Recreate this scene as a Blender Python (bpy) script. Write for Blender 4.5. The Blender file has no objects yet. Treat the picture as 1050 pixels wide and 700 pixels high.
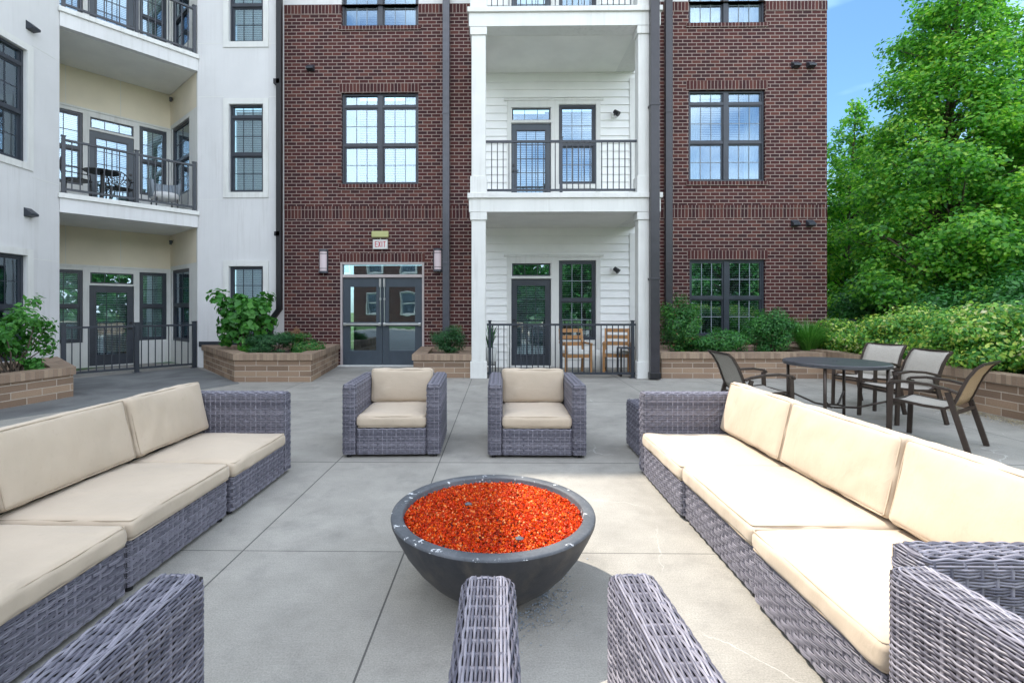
import bpy, math, random
import numpy as np
from mathutils import Matrix, Vector, noise
C = bpy.context
S = C.scene
R = math.radians
COL = S.collection
random.seed(7)
RNG = np.random.default_rng(11)

# ------------------------------------------------------------------ camera
H = 1.36
YAW = R(0.8)
cd = bpy.data.cameras.new('camera')
cam = bpy.data.objects.new('camera', cd); COL.objects.link(cam)
cam.location = (0, 0, H)
cam.rotation_euler = (R(90), 0, YAW)
cd.sensor_width = 36; cd.lens = 500 / 1050 * 36
cd.shift_x = 20 / 1050; cd.shift_y = -34 / 1050
cd.clip_start = 0.05; cd.clip_end = 500
S.camera = cam

# ------------------------------------------------------------------ world
W = bpy.data.worlds.new('World'); S.world = W; W.use_nodes = True
SUNV = Vector((-0.515, 0.38, 1.0)).normalized()
nt = W.node_tree; nt.nodes.clear()
wo = nt.nodes.new('ShaderNodeOutputWorld'); bg = nt.nodes.new('ShaderNodeBackground')
sky = nt.nodes.new('ShaderNodeTexSky'); sky.sky_type = 'NISHITA'; sky.sun_disc = False
sky.sun_elevation = math.asin(SUNV.z); sky.sun_rotation = math.atan2(SUNV.x, SUNV.y)
sky.air_density = 1.0; sky.dust_density = 1.2; sky.ozone_density = 1.6
# cloud over the sky, made wide and bright to lift the shaded side
tc = nt.nodes.new('ShaderNodeTexCoord'); mp = nt.nodes.new('ShaderNodeMapping')
mp.inputs['Scale'].default_value = (1.0, 1.0, 2.6); mp.inputs['Location'].default_value = (0.35, 0.1, 0.25)
nz = nt.nodes.new('ShaderNodeTexNoise'); nz.inputs['Scale'].default_value = 1.7; nz.inputs['Detail'].default_value = 5
nz.inputs['Roughness'].default_value = 0.55
cr = nt.nodes.new('ShaderNodeValToRGB'); cr.color_ramp.elements[0].position = 0.36; cr.color_ramp.elements[1].position = 0.56
cr.color_ramp.elements[1].color = (0.85, 0.85, 0.85, 1)
mx = nt.nodes.new('ShaderNodeMix'); mx.data_type = 'RGBA'
mx.inputs['B'].default_value = (8.2, 8.6, 9.1, 1)
L = nt.links.new
L(tc.outputs['Generated'], mp.inputs['Vector']); L(mp.outputs[0], nz.inputs['Vector']); L(nz.outputs['Fac'], cr.inputs[0])
L(cr.outputs[0], mx.inputs['Factor']); L(sky.outputs[0], mx.inputs['A']); 
# the sky towards the building is a deeper, dimmer blue than the cloudy half behind the camera
spw = nt.nodes.new('ShaderNodeSeparateXYZ'); L(tc.outputs['Generated'], spw.inputs[0])
mr = nt.nodes.new('ShaderNodeMapRange'); mr.interpolation_type = 'SMOOTHSTEP'; mr.inputs['From Min'].default_value = 0.0; mr.inputs['From Max'].default_value = 0.65
L(spw.outputs[1], mr.inputs['Value'])
mz = nt.nodes.new('ShaderNodeMix'); mz.data_type = 'RGBA'; mz.blend_type = 'MULTIPLY'; mz.inputs['B'].default_value = (0.36, 0.50, 0.54, 1)
L(mr.outputs[0], mz.inputs['Factor']); L(mx.outputs['Result'], mz.inputs['A']); L(mz.outputs['Result'], bg.inputs[0])
bg.inputs[1].default_value = 0.15
L(bg.outputs[0], wo.inputs[0])
sd = bpy.data.lights.new('sun', 'SUN'); sd.energy = 2.2; sd.angle = R(0.53); sd.color = (1.0, 0.91, 0.79)
sun = bpy.data.objects.new('sun', sd); COL.objects.link(sun)
sun.rotation_euler = (-SUNV).to_track_quat('-Z', 'Y').to_euler(); sun.location = (-10, 8, 30)
S.view_settings.view_transform = 'Standard'; S.view_settings.look = 'None'
S.view_settings.exposure = 1.72; S.view_settings.gamma = 1.0; S.view_settings.use_curve_mapping = False

# ------------------------------------------------------------------ materials
def srgb(r, g, b):
    f = lambda c: (c / 255 / 12.92) if c / 255 <= 0.04045 else ((c / 255 + 0.055) / 1.055) ** 2.4
    return (f(r), f(g), f(b), 1)
class NM:
    def __init__(s, name):
        s.m = bpy.data.materials.new(name); s.m.use_nodes = True
        s.t = s.m.node_tree; s.b = s.t.nodes['Principled BSDF']; s.out = s.t.nodes['Material Output']
    def n(s, k, **kw):
        x = s.t.nodes.new(k)
        for a, b in kw.items(): setattr(x, a, b)
        return x
    def l(s, a, b): s.t.links.new(a, b)
    def mix(s, fac, a, b, blend='MIX'):
        m = s.n('ShaderNodeMix', data_type='RGBA', blend_type=blend)
        for k, v in (('Factor', fac), ('A', a), ('B', b)):
            if isinstance(v, (int, float, tuple)): m.inputs[k].default_value = v
            else: s.l(v, m.inputs[k])
        return m.outputs['Result']
    def math(s, op, a, b=None, c=None):
        m = s.n('ShaderNodeMath', operation=op)
        for i, v in enumerate((a, b, c)):
            if v is None: continue
            if isinstance(v, (int, float)): m.inputs[i].default_value = v
            else: s.l(v, m.inputs[i])
        return m.outputs[0]
    def noise(s, scale, detail=4, rough=.55, vec=None, dist=0):
        n = s.n('ShaderNodeTexNoise'); n.inputs['Scale'].default_value = scale; n.inputs['Detail'].default_value = detail
        n.inputs['Roughness'].default_value = rough; n.inputs['Distortion'].default_value = dist
        if vec is None: vec = s.geo()
        s.l(vec, n.inputs['Vector']); return n.outputs['Fac']
    def geo(s):
        if not hasattr(s, '_g'):
            s._g = s.n('ShaderNodeTexCoord').outputs['Object']
        return s._g
    def ramp(s, fac, stops):
        r = s.n('ShaderNodeValToRGB'); e = r.color_ramp.elements
        while len(e) < len(stops): e.new(0.5)
        for k, (p, c) in enumerate(stops):
            e[k].position = p; e[k].color = c if len(c) == 4 else (*c, 1)
        s.l(fac, r.inputs[0]); return r.outputs[0]
    def bump(s, h, strength=.3, dist=.01):
        b = s.n('ShaderNodeBump'); b.inputs['Strength'].default_value = strength; b.inputs['Distance'].default_value = dist
        s.l(h, b.inputs['Height']); s.l(b.outputs[0], s.b.inputs['Normal'])
def G(v): return (v, v, v, 1)
def plain(name, col, rough=.6, metal=0, var=.12, scale=6, bump=0, spec=.5, streak=0):
    k = NM(name); f = k.noise(scale, 5)
    d = tuple(c * (1 - var) for c in col[:3]) + (1,); u = tuple(min(1, c * (1 + var)) for c in col[:3]) + (1,)
    c = k.ramp(f, [(.3, d), (.7, u)])
    if streak:                     # rain streaks and grime run down the face
        mp_ = k.n('ShaderNodeMapping'); mp_.inputs['Scale'].default_value = (9, 9, .5); k.l(k.geo(), mp_.inputs[0])
        st = k.math('MULTIPLY', k.ramp(k.noise(1.5, 5, .65, vec=mp_.outputs[0]), [(.48, G(0)), (.72, G(1))]), k.ramp(k.noise(.7, 3), [(.4, G(0)), (.62, G(1))]))
        c = k.mix(k.math('MULTIPLY', st, streak), c, (.25, .22, .18, 1))
    k.l(c, k.b.inputs['Base Color'])
    k.b.inputs['Roughness'].default_value = rough; k.b.inputs['Metallic'].default_value = metal
    k.b.inputs['Specular IOR Level'].default_value = spec
    if bump: k.bump(k.noise(scale * 12, 3), bump, .004)
    return k.m
def brick_mat(name, bw, bh, c1, c2, c3, mortar, msize, offset=.5, uv=False, vertical=False, bump=.6):
    k = NM(name)
    if uv:
        vec = k.n('ShaderNodeTexCoord').outputs['UV']
    else:
        sp = k.n('ShaderNodeSeparateXYZ'); k.l(k.geo(), sp.inputs[0])
        cb = k.n('ShaderNodeCombineXYZ'); k.l(k.math('ADD', sp.outputs[0], sp.outputs[1]), cb.inputs[0]); k.l(sp.outputs[2], cb.inputs[1])
        vec = cb.outputs[0]
    b = k.n('ShaderNodeTexBrick'); b.offset = offset
    b.inputs['Scale'].default_value = 1; b.inputs['Brick Width'].default_value = bw; b.inputs['Row Height'].default_value = bh
    b.inputs['Mortar Size'].default_value = msize; b.inputs['Mortar Smooth'].default_value = .15
    b.inputs['Color1'].default_value = c1; b.inputs['Color2'].default_value = c2; b.inputs['Mortar'].default_value = mortar
    b.inputs['Bias'].default_value = -.1
    # warp slightly so that the joints are not ruler straight
    nv = k.n('ShaderNodeTexNoise'); nv.inputs['Scale'].default_value = 7; k.l(vec, nv.inputs['Vector'])
    vm = k.n('ShaderNodeVectorMath', operation='SCALE'); vs = k.n('ShaderNodeVectorMath', operation='SUBTRACT')
    k.l(nv.outputs['Color'], vs.inputs[0]); vs.inputs[1].default_value = (.5, .5, .5); k.l(vs.outputs[0], vm.inputs[0]); vm.inputs['Scale'].default_value = bh * .06
    va = k.n('ShaderNodeVectorMath', operation='ADD'); k.l(vec, va.inputs[0]); k.l(vm.outputs[0], va.inputs[1]); k.l(va.outputs[0], b.inputs['Vector'])
    big = k.noise(1.3, 4, vec=vec); fine = k.noise(60, 4, vec=vec)
    # third brick colour, per brick
    b2 = k.n('ShaderNodeTexBrick'); b2.offset = offset
    for n_ in ('Scale', 'Brick Width', 'Row Height', 'Mortar Size', 'Mortar Smooth'): b2.inputs[n_].default_value = b.inputs[n_].default_value
    b2.inputs['Color1'].default_value = G(0); b2.inputs['Color2'].default_value = G(1); b2.inputs['Mortar'].default_value = G(0)
    mpn = k.n('ShaderNodeMapping'); mpn.inputs['Location'].default_value = (bw * 37, bh * 58, 0); k.l(va.outputs[0], mpn.inputs[0]); k.l(mpn.outputs[0], b2.inputs['Vector'])
    f3 = k.ramp(b2.outputs['Color'], [(.72, G(0)), (.86, G(1))])
    f3m = k.math('MULTIPLY', f3, k.math('SUBTRACT', 1, b.outputs['Fac']))
    col = k.mix(f3m, b.outputs['Color'], c3)
    col = k.mix(.35, col, k.ramp(fine, [(.3, G(.55)), (.7, G(1.0))]), 'MULTIPLY')
    col = k.mix(.5, col, k.ramp(big, [(.3, G(.72)), (.7, G(1.0))]), 'MULTIPLY')
    k.l(col, k.b.inputs['Base Color']); k.b.inputs['Roughness'].default_value = .85
    k.b.inputs['Specular IOR Level'].default_value = .25
    hgt = k.math('ADD', k.math('SUBTRACT', 1, b.outputs['Fac']), k.math('MULTIPLY', fine, .3))
    k.bump(hgt, bump, .006)
    return k.m
BR1, BR2, BR3 = (.085, .026, .025, 1), (.042, .017, .020, 1), (.120, .042, .034, 1)
MORT = (.37, .29, .255, 1)
M = {}
M['brick'] = brick_mat('red_brick', .2145, .0815, BR1, BR2, BR3, MORT, .0085)
M['soldier'] = brick_mat('soldier_brick', .0815, .215, BR1, BR2, BR3, MORT, .0075, offset=0, uv=True)
M['rowlock'] = brick_mat('rowlock_brick', .0815, .13, BR1, BR2, BR3, MORT, .007, offset=0, uv=True)
M['block'] = brick_mat('tan_block', .40, .102, (.33, .225, .155, 1), (.22, .15, .105, 1), (.40, .28, .19, 1), (.52, .44, .36, 1), .0065, uv=True)
M['capbrick'] = brick_mat('tan_cap', .062, .30, (.37, .265, .19, 1), (.27, .19, .135, 1), (.42, .31, .22, 1), (.30, .235, .18, 1), .0035, offset=0, uv=True)
M['stucco'] = plain('white_stucco', (.67, .665, .66), .85, var=.05, scale=1.2, bump=.15, streak=.22)
M['trim'] = plain('white_trim', (.70, .70, .67), .5, var=.04, scale=3, streak=.3)
M['siding'] = plain('white_siding', (.84, .84, .82), .55, var=.04, scale=2)
M['soffit'] = plain('soffit', (.78, .78, .74), .8, var=.05, scale=2)
M['cream'] = plain('cream_panel', (.76, .68, .53), .7, var=.06, scale=1.5)
M['frame'] = plain('dark_frame', (.035, .042, .055), .4, var=.15)
M['bluegrey'] = plain('bluegrey_door', (.050, .066, .084), .4, var=.08)
M['charcoal'] = plain('charcoal_metal', (.028, .034, .045), .4, var=.15)
M['spout'] = plain('downspout_brown', (.034, .032, .038), .35, var=.15)
M['spout2'] = plain('downspout_grey', (.075, .078, .095), .35, var=.15)
M['muntin'] = plain('muntin_grey', (.25, .29, .33), .5)
M['blind'] = plain('blind_white', (.62, .66, .62), .6, var=.05)
M['curtain'] = plain('curtain', (.62, .60, .54), .9, var=.08)
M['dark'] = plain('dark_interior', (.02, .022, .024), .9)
M['taupe'] = plain('door_frame_taupe', (.46, .40, .39), .5, var=.05)
M['steel'] = plain('steel', (.62, .64, .66), .28, metal=1, var=.05)
M['black'] = plain('black_metal', (.012, .012, .014), .4)
M['bronze'] = plain('bronze_metal', (.055, .040, .032), .42, metal=.3, var=.2)
M['tabletop'] = plain('table_top', (.060, .062, .070), .38, var=.15)
M['wood'] = None
def wood():
    k = NM('teak'); mpn = k.n('ShaderNodeMapping'); mpn.inputs['Scale'].default_value = (3, 3, 30); k.l(k.geo(), mpn.inputs[0])
    f = k.noise(5, 6, vec=mpn.outputs[0])
    k.l(k.ramp(f, [(.25, (.28, .13, .045)), (.75, (.50, .27, .11))]), k.b.inputs['Base Color']); k.b.inputs['Roughness'].default_value = .55
    return k.m
M['wood'] = wood()
def cloth(name, c, sc=420):
    k = NM(name); f = k.noise(2.2, 4); f2 = k.noise(26, 4)
    a = tuple(x * .86 for x in c) + (1,); b = tuple(c) + (1,)
    col = k.ramp(f, [(.3, a), (.65, b)])
    col = k.mix(k.ramp(f2, [(.62, G(0)), (.78, G(.35))]), col, tuple(x * .72 for x in c) + (1,))
    wv = k.n('ShaderNodeTexWave'); wv.inputs['Scale'].default_value = sc; k.l(k.geo(), wv.inputs['Vector'])
    k.l(col, k.b.inputs['Base Color']); k.b.inputs['Roughness'].default_value = .9; k.b.inputs['Specular IOR Level'].default_value = .2
    k.b.inputs['Sheen Weight'].default_value = .15
    mpw = k.n('ShaderNodeMapping'); mpw.inputs['Scale'].default_value = (1.0, 2.6, 1.6); mpw.inputs['Rotation'].default_value = (0, 0, .5); k.l(k.geo(), mpw.inputs[0])
    wr = k.ramp(k.noise(3.2, 5, .5, vec=mpw.outputs[0], dist=.3), [(.3, G(0)), (.55, G(1)), (.8, G(.4))])
    hh = k.math('ADD', k.math('MULTIPLY', wr, 2.2), k.math('MULTIPLY', k.noise(600, 2), .35))
    k.bump(hh, .30, .004)
    return k.m
M['cushion'] = cloth('beige_canvas', (.52, .43, .33))
M['piping'] = plain('piping', (.44, .36, .27), .9)
M['whitecloth'] = cloth('white_canvas', (.75, .75, .72))
def sling():
    k = NM('sling_mesh'); f = k.noise(400, 2)
    k.l(k.ramp(f, [(.35, (.26, .235, .195)), (.65, (.50, .47, .42))]), k.b.inputs['Base Color']); k.b.inputs['Roughness'].default_value = .8
    return k.m
M['sling'] = sling()
def slingb():
    k = NM('sling_mesh_tan'); f = k.noise(400, 2)
    k.l(k.ramp(f, [(.35, (.26, .17, .09)), (.65, (.50, .35, .20))]), k.b.inputs['Base Color']); k.b.inputs['Roughness'].default_value = .8
    return k.m
M['slingb'] = slingb()
def wicker():
    k = NM('wicker'); f = k.noise(30, 3); g = k.n('ShaderNodeNewGeometry')
    c = k.ramp(g.outputs['Random Per Island'], [(0, (.085, .083, .112)), (1, (.27, .26, .305))])
    c = k.mix(.5, c, k.ramp(f, [(.3, G(.6)), (.7, G(1))]), 'MULTIPLY')
    k.l(c, k.b.inputs['Base Color']); k.b.inputs['Roughness'].default_value = .42
    return k.m
M['wicker'] = wicker()
M['wickercore'] = plain('wicker_core', (.022, .020, .024), .8)
def glass():
    k = NM('window_glass'); t = k.t
    gl = k.n('ShaderNodeBsdfGlossy'); gl.inputs['Roughness'].default_value = .012; gl.inputs['Color'].default_value = (.70, .86, 1, 1)
    tr = k.n('ShaderNodeBsdfTransparent'); tr.inputs['Color'].default_value = (.80, .86, .86, 1)
    nb = k.n('ShaderNodeBump'); nb.inputs['Strength'].default_value = .06; nb.inputs['Distance'].default_value = .02
    k.l(k.noise(1.6, 2), nb.inputs['Height']); k.l(nb.outputs[0], gl.inputs['Normal'])
    fr = k.n('ShaderNodeFresnel'); fr.inputs[0].default_value = 1.5
    fac = k.math('ADD', k.math('MULTIPLY', fr.outputs[0], .9), .17)
    mxs = k.n('ShaderNodeMixShader'); k.l(fac, mxs.inputs[0]); k.l(tr.outputs[0], mxs.inputs[1]); k.l(gl.outputs[0], mxs.inputs[2])
    k.l(mxs.outputs[0], k.out.inputs[0]); t.nodes.remove(k.b)
    return k.m
M['glass'] = glass()
def leafmat(name, stops, trans=.35, rough=.5):
    k = NM(name); g = k.n('ShaderNodeNewGeometry')
    big = k.noise(1.1, 3)
    fac = k.math('ADD', k.math('MULTIPLY', g.outputs['Random Per Island'], .72), k.math('MULTIPLY', k.math('SUBTRACT', big, .5), .9))
    fac = k.math('ADD', fac, .14)
    c = k.ramp(fac, stops); k.l(c, k.b.inputs['Base Color']); k.b.inputs['Roughness'].default_value = rough
    tb = k.n('ShaderNodeBsdfTranslucent')
    tcx = k.mix(1.0, c, (.95, 1.0, .35, 1), 'MULTIPLY'); tcx2 = k.mix(.5, tcx, c, 'ADD')
    k.l(tcx2, tb.inputs['Color'])
    ms = k.n('ShaderNodeMixShader'); ms.inputs[0].default_value = trans
    k.l(k.b.outputs[0], ms.inputs[1]); k.l(tb.outputs[0], ms.inputs[2]); k.l(ms.outputs[0], k.out.inputs[0])
    return k.m
M['maple'] = leafmat('maple_leaf', [(0, (.018, .085, .022)), (.28, (.065, .25, .040)), (.62, (.18, .46, .060)), (1, (.46, .64, .10))], .54)
M['darkleaf'] = leafmat('dark_leaf', [(0, (.014, .07, .020)), (.5, (.042, .19, .045)), (1, (.11, .36, .07))])
M['broad'] = leafmat('broad_leaf', [(0, (.03, .13, .02)), (.5, (.055, .23, .035)), (1, (.12, .34, .05))])
M['boxleaf'] = leafmat('box_leaf', [(0, (.016, .07, .028)), (.6, (.04, .15, .052)), (1, (.10, .27, .085))])
M['nandina'] = leafmat('nandina_leaf', [(0, (.018, .085, .022)), (.55, (.045, .20, .04)), (.85, (.11, .30, .05)), (1, (.20, .12, .06))])
M['abelia'] = leafmat('abelia_leaf', [(0, (.025, .12, .022)), (.32, (.08, .27, .045)), (.56, (.22, .46, .06)), (.74, (.50, .60, .11)), (.86, (.58, .56, .34)), (1, (.78, .70, .58))])
M['reddish'] = leafmat('reddish_leaf', [(0, (.16, .10, .05)), (1, (.42, .22, .12))])
M['grassblade'] = leafmat('grass_blade', [(0, (.03, .14, .02)), (1, (.11, .33, .05))])
M['bark'] = plain('bark', (.11, .085, .065), .9, var=.35, scale=14, bump=.6)
M['soil'] = plain('soil_mulch', (.055, .038, .026), .95, var=.5, scale=30, bump=.8)

# ------------------------------------------------------------------ helpers
def raydir(px, py):
    u = (px - 505) / 500; v = (316 - py) / 500
    c, s = math.cos(YAW), math.sin(YAW)
    return Vector((u * c - s, u * s + c, v))
def gpt(px, py, z=0.0):            # photo point lying on a level surface at height z
    d = raydir(px, py); k = (z - H) / d.z
    return Vector((d.x * k, d.y * k, z))
class Frame:                        # a vertical wall plane: x along it, y into it, z up
    def __init__(s, O, d):
        s.O = Vector(O); s.d = Vector(d).normalized()
        s.m = Matrix(((s.d.x, -s.d.y, 0, s.O.x), (s.d.y, s.d.x, 0, s.O.y), (0, 0, 1, 0), (0, 0, 0, 1)))
    def at(s, px, py, back=0.0):
        r = raydir(px, py); n = Vector((-s.d.y, s.d.x)); O = s.O + n * back
        det = r.x * (-s.d.y) + s.d.x * r.y
        k = (O.x * (-s.d.y) + s.d.x * O.y) / det
        P = Vector((r.x * k, r.y * k)) - O
        return P.dot(s.d), H + r.z * k
    def rect(s, x0, x1, y0, y1, back=0.0):      # pixel rect -> u0,u1,z0,z1
        ym = (y0 + y1) / 2
        u0 = s.at(x0, ym, back)[0]; u1 = s.at(x1, ym, back)[0]; xm = (x0 + x1) / 2
        return u0, u1, s.at(xm, y1, back)[1], s.at(xm, y0, back)[1]
I4 = Matrix.Identity(4)
ROOTM = {}
class MB:
    def __init__(s, m=None): s.v = []; s.f = []; s.mi = []; s.uv = []; s.m = m or I4; s.cur = 0
    def add(s, vs, fs, uvs=None):
        b = len(s.v); s.v += [s.m @ Vector(p) for p in vs]
        for i, f in enumerate(fs):
            s.f.append([b + j for j in f]); s.mi.append(s.cur); s.uv.append(uvs[i] if uvs else None)
        return s
    def box(s, x0, x1, y0, y1, z0, z1):
        return s.add([(x0, y0, z0), (x1, y0, z0), (x1, y1, z0), (x0, y1, z0), (x0, y0, z1), (x1, y0, z1), (x1, y1, z1), (x0, y1, z1)],
              [(0, 3, 2, 1), (4, 5, 6, 7), (0, 1, 5, 4), (1, 2, 6, 5), (2, 3, 7, 6), (3, 0, 4, 7)])
    def quad(s, a, b, c, d): return s.add([a, b, c, d], [(0, 1, 2, 3)])
    def prism(s, poly, z0, z1, uvw=False):
        n = len(poly); vs = [(p[0], p[1], z0) for p in poly] + [(p[0], p[1], z1) for p in poly]
        fs = [tuple(reversed(range(n))), tuple(range(n, 2 * n))]; uvs = [[(p[0], p[1]) for p in reversed(poly)], [(p[0], p[1]) for p in poly]]
        d = 0
        for i in range(n):
            j = (i + 1) % n; l = (Vector(poly[j][:2]) - Vector(poly[i][:2])).length
            fs.append((i, j, n + j, n + i)); uvs.append([(d, z0), (d + l, z0), (d + l, z1), (d, z1)]); d += l
        return s.add(vs, fs, uvs)
    def bar(s, a, b, w, h=None, up=(0, 0, 1)):           # rectangular bar from a to b
        h = h or w; a = Vector(a); b = Vector(b); d = (b - a).normalized(); up = Vector(up)
        if abs(d.dot(up)) > .98: up = Vector((0, 1, 0))
        x = d.cross(up).normalized() * w / 2; y = x.cross(d).normalized() * h / 2
        vs = [a - x - y, a + x - y, a + x + y, a - x + y, b - x - y, b + x - y, b + x + y, b - x + y]
        return s.add(vs, [(0, 3, 2, 1), (4, 5, 6, 7), (0, 1, 5, 4), (1, 2, 6, 5), (2, 3, 7, 6), (3, 0, 4, 7)])
    def tube(s, pts, r, n=8, closed=False):
        pts = [Vector(p) for p in pts]; k = len(pts); rs = r if isinstance(r, (list, tuple)) else [r] * k
        vs = []; prev = None
        for i, p in enumerate(pts):
            a = pts[(i - 1) % k] if (i > 0 or closed) else p; b = pts[(i + 1) % k] if (i < k - 1 or closed) else p
            t = (b - a).normalized()
            if prev is None:
                x = t.orthogonal().normalized()
            else:
                x = (prev - t * prev.dot(t)).normalized()
            prev = x; y = t.cross(x)
            for j in range(n):
                an = 2 * math.pi * j / n; vs.append(p + (x * math.cos(an) + y * math.sin(an)) * rs[i])
        fs = []
        for i in range(k if closed else k - 1):
            for j in range(n):
                a = i * n + j; b = i * n + (j + 1) % n; c = ((i + 1) % k) * n + (j + 1) % n; d = ((i + 1) % k) * n + j
                fs.append((a, b, c, d))
        if not closed: fs += [tuple(reversed(range(n))), tuple(range((k - 1) * n, k * n))]
        return s.add(vs, fs)
    def lathe(s, prof, c=(0, 0, 0), n=48):
        vs = []; fs = []; m = len(prof)
        for i in range(n):
            a = 2 * math.pi * i / n
            for r, z in prof: vs.append((c[0] + r * math.cos(a), c[1] + r * math.sin(a), c[2] + z))
        for i in range(n):
            j = (i + 1) % n
            for k in range(m - 1): fs.append((i * m + k, j * m + k, j * m + k + 1, i * m + k + 1))
        return s.add(vs, fs)
    def build(s, name, mats, parent=None, smooth=False, bevel=0, seg=2, kind=None):
        me = bpy.data.meshes.new(name)
        inv = ROOTM.get(parent.name, I4).inverted() if parent else I4
        me.from_pydata([inv @ p for p in s.v], [], s.f)
        if not isinstance(mats, (list, tuple)): mats = [mats]
        for m in mats: me.materials.append(m)
        if len(mats) > 1: me.polygons.foreach_set('material_index', s.mi)
        if any(u is not None for u in s.uv):
            ul = me.uv_layers.new(name='UVMap')
            for p, u in zip(me.polygons, s.uv):
                if u:
                    for li, c in zip(p.loop_indices, u): ul.data[li].uv = c
        if smooth: me.polygons.foreach_set('use_smooth', [True] * len(me.polygons))
        me.update()
        return link(name, me, parent, bevel, seg, kind)
def link(name, me, parent=None, bevel=0, seg=2, kind=None):
    o = bpy.data.objects.new(name, me); COL.objects.link(o)
    if parent: o.parent = parent; ROOTM[o.name] = ROOTM.get(parent.name, I4)
    if bevel:
        b = o.modifiers.new('bevel', 'BEVEL'); b.width = bevel; b.segments = seg; b.limit_method = 'ANGLE'; b.angle_limit = R(40)
    if kind: o['kind'] = kind
    return o
def tag(o, label, cat, group=None):
    o['label'] = label; o['category'] = cat
    if group: o['group'] = group
    return o
def thing(name, label, cat, loc=(0, 0, 0), rz=0.0, group=None):
    o = bpy.data.objects.new(name, None); COL.objects.link(o); o.empty_display_size = .2
    ROOTM[o.name] = Matrix.Translation(Vector(loc)) @ Matrix.Rotation(rz, 4, 'Z')
    o.location = loc; o.rotation_euler = (0, 0, rz)
    return tag(o, label, cat, group)
def dup(root, loc, rz, label, group=None):
    r = root.copy(); COL.objects.link(r); r.location = loc; r.rotation_euler = (0, 0, rz); r['label'] = label
    if group: r['group'] = group
    for ch in list(root.children):
        c = ch.copy(); COL.objects.link(c); c.parent = r
        for g in list(ch.children):
            d = g.copy(); COL.objects.link(d); d.parent = c
    return r
def local(root):                     # matrix for building in the thing's own coordinates
    return ROOTM[root.name]
def struct(name, mb, m): return mb.build(name, m, kind='structure')
def np_mesh(name, V, F, mats, parent=None, smooth=False, mi=None):
    me = bpy.data.meshes.new(name); V = np.asarray(V, dtype=np.float32)
    F = np.asarray(F, dtype=np.int32); n, k = F.shape
    me.vertices.add(len(V)); me.vertices.foreach_set('co', V.ravel())
    me.loops.add(n * k); me.loops.foreach_set('vertex_index', F.ravel())
    me.polygons.add(n); me.polygons.foreach_set('loop_start', np.arange(0, n * k, k, dtype=np.int32))
    me.polygons.foreach_set('loop_total', np.full(n, k, dtype=np.int32))
    if not isinstance(mats, (list, tuple)): mats = [mats]
    for m in mats: me.materials.append(m)
    if mi is not None: me.polygons.foreach_set('material_index', np.asarray(mi, dtype=np.int32))
    if smooth: me.polygons.foreach_set('use_smooth', np.ones(n, dtype=bool))
    me.update(calc_edges=True); me.validate()
    if parent is not None:
        me.transform(ROOTM.get(parent.name, I4).inverted())
    return link(name, me, parent)
# ================================================================== THE SETTING
def concrete():
    k = NM('patio_concrete'); g = k.geo(); sp = k.n('ShaderNodeSeparateXYZ'); k.l(g, sp.inputs[0])
    X, Y = sp.outputs[0], sp.outputs[1]
    big = k.noise(.8, 6, .65, dist=.1); mid = k.noise(5, 6, .65); fine = k.noise(140, 3, .7)
    c = k.ramp(big, [(.3, (.315, .30, .268)), (.7, (.45, .43, .385))])
    c = k.mix(.55, c, k.ramp(mid, [(.3, G(.72)), (.7, G(1.0))]), 'MULTIPLY')
    c = k.mix(.55, c, k.ramp(fine, [(.32, G(.45)), (.62, G(1.0))]), 'MULTIPLY')
    stain = k.ramp(k.noise(2.1, 8, .75, dist=.15), [(.52, G(0)), (.70, G(.55))]); c = k.mix(stain, c, (.17, .165, .155, 1))
    mb_ = k.n('ShaderNodeMapping'); mb_.inputs['Scale'].default_value = (2.0, 70, 1); k.l(g, mb_.inputs[0])
    c = k.mix(.16, c, k.ramp(k.noise(3, 3, .6, vec=mb_.outputs[0]), [(.35, G(.5)), (.65, G(1))]), 'MULTIPLY')
    # pale hairline veins and patched cracks
    vo = k.n('ShaderNodeTexVoronoi', feature='DISTANCE_TO_EDGE'); vo.inputs['Scale'].default_value = .75
    nv = k.n('ShaderNodeTexNoise'); nv.inputs['Scale'].default_value = 2.5; nv.inputs['Detail'].default_value = 6; k.l(g, nv.inputs['Vector'])
    vm = k.mix(.35, g, nv.outputs['Color'], 'ADD'); k.l(vm, vo.inputs['Vector'])
    right = k.ramp(k.math('MULTIPLY', X, .5), [(.12, G(0)), (.3, G(1))])
    vein = k.math('MULTIPLY', k.math('MULTIPLY', right, k.ramp(vo.outputs['Distance'], [(0, G(1)), (.0035, G(0))])), k.ramp(k.noise(1.2, 3), [(.50, G(0)), (.62, G(.6))]))
    c = k.mix(vein, c, (.60, .59, .55, 1))
    # sawn joints
    lines = None
    def line(coord, pos, w=.0045):
        return k.math('LESS_THAN', k.math('ABSOLUTE', k.math('SUBTRACT', coord, pos)), w)
    L_ = [line(X, -1.44), line(X, -.53), line(X, 2.30), line(X, 3.9), line(X, -3.6), line(X, 5.35), line(Y, 4.30, .006), line(Y, 7.10, .006), line(Y, 9.05, .006), line(Y, 2.72, .003), line(Y, 1.2)]
    t = L_[0]
    for x in L_[1:]: t = k.math('MAXIMUM', t, x)
    tm = k.math('MULTIPLY', t, .78)
    c = k.mix(tm, c, (.035, .035, .035, 1))
    k.l(c, k.b.inputs['Base Color'])
    k.b.inputs['Roughness'].default_value = .82; k.b.inputs['Specular IOR Level'].default_value = .3
    h = k.math('ADD', k.math('MULTIPLY', fine, .5), k.math('MULTIPLY', t, -3)); k.bump(h, .4, .004)
    return k.m
M['concrete'] = concrete()
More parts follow.
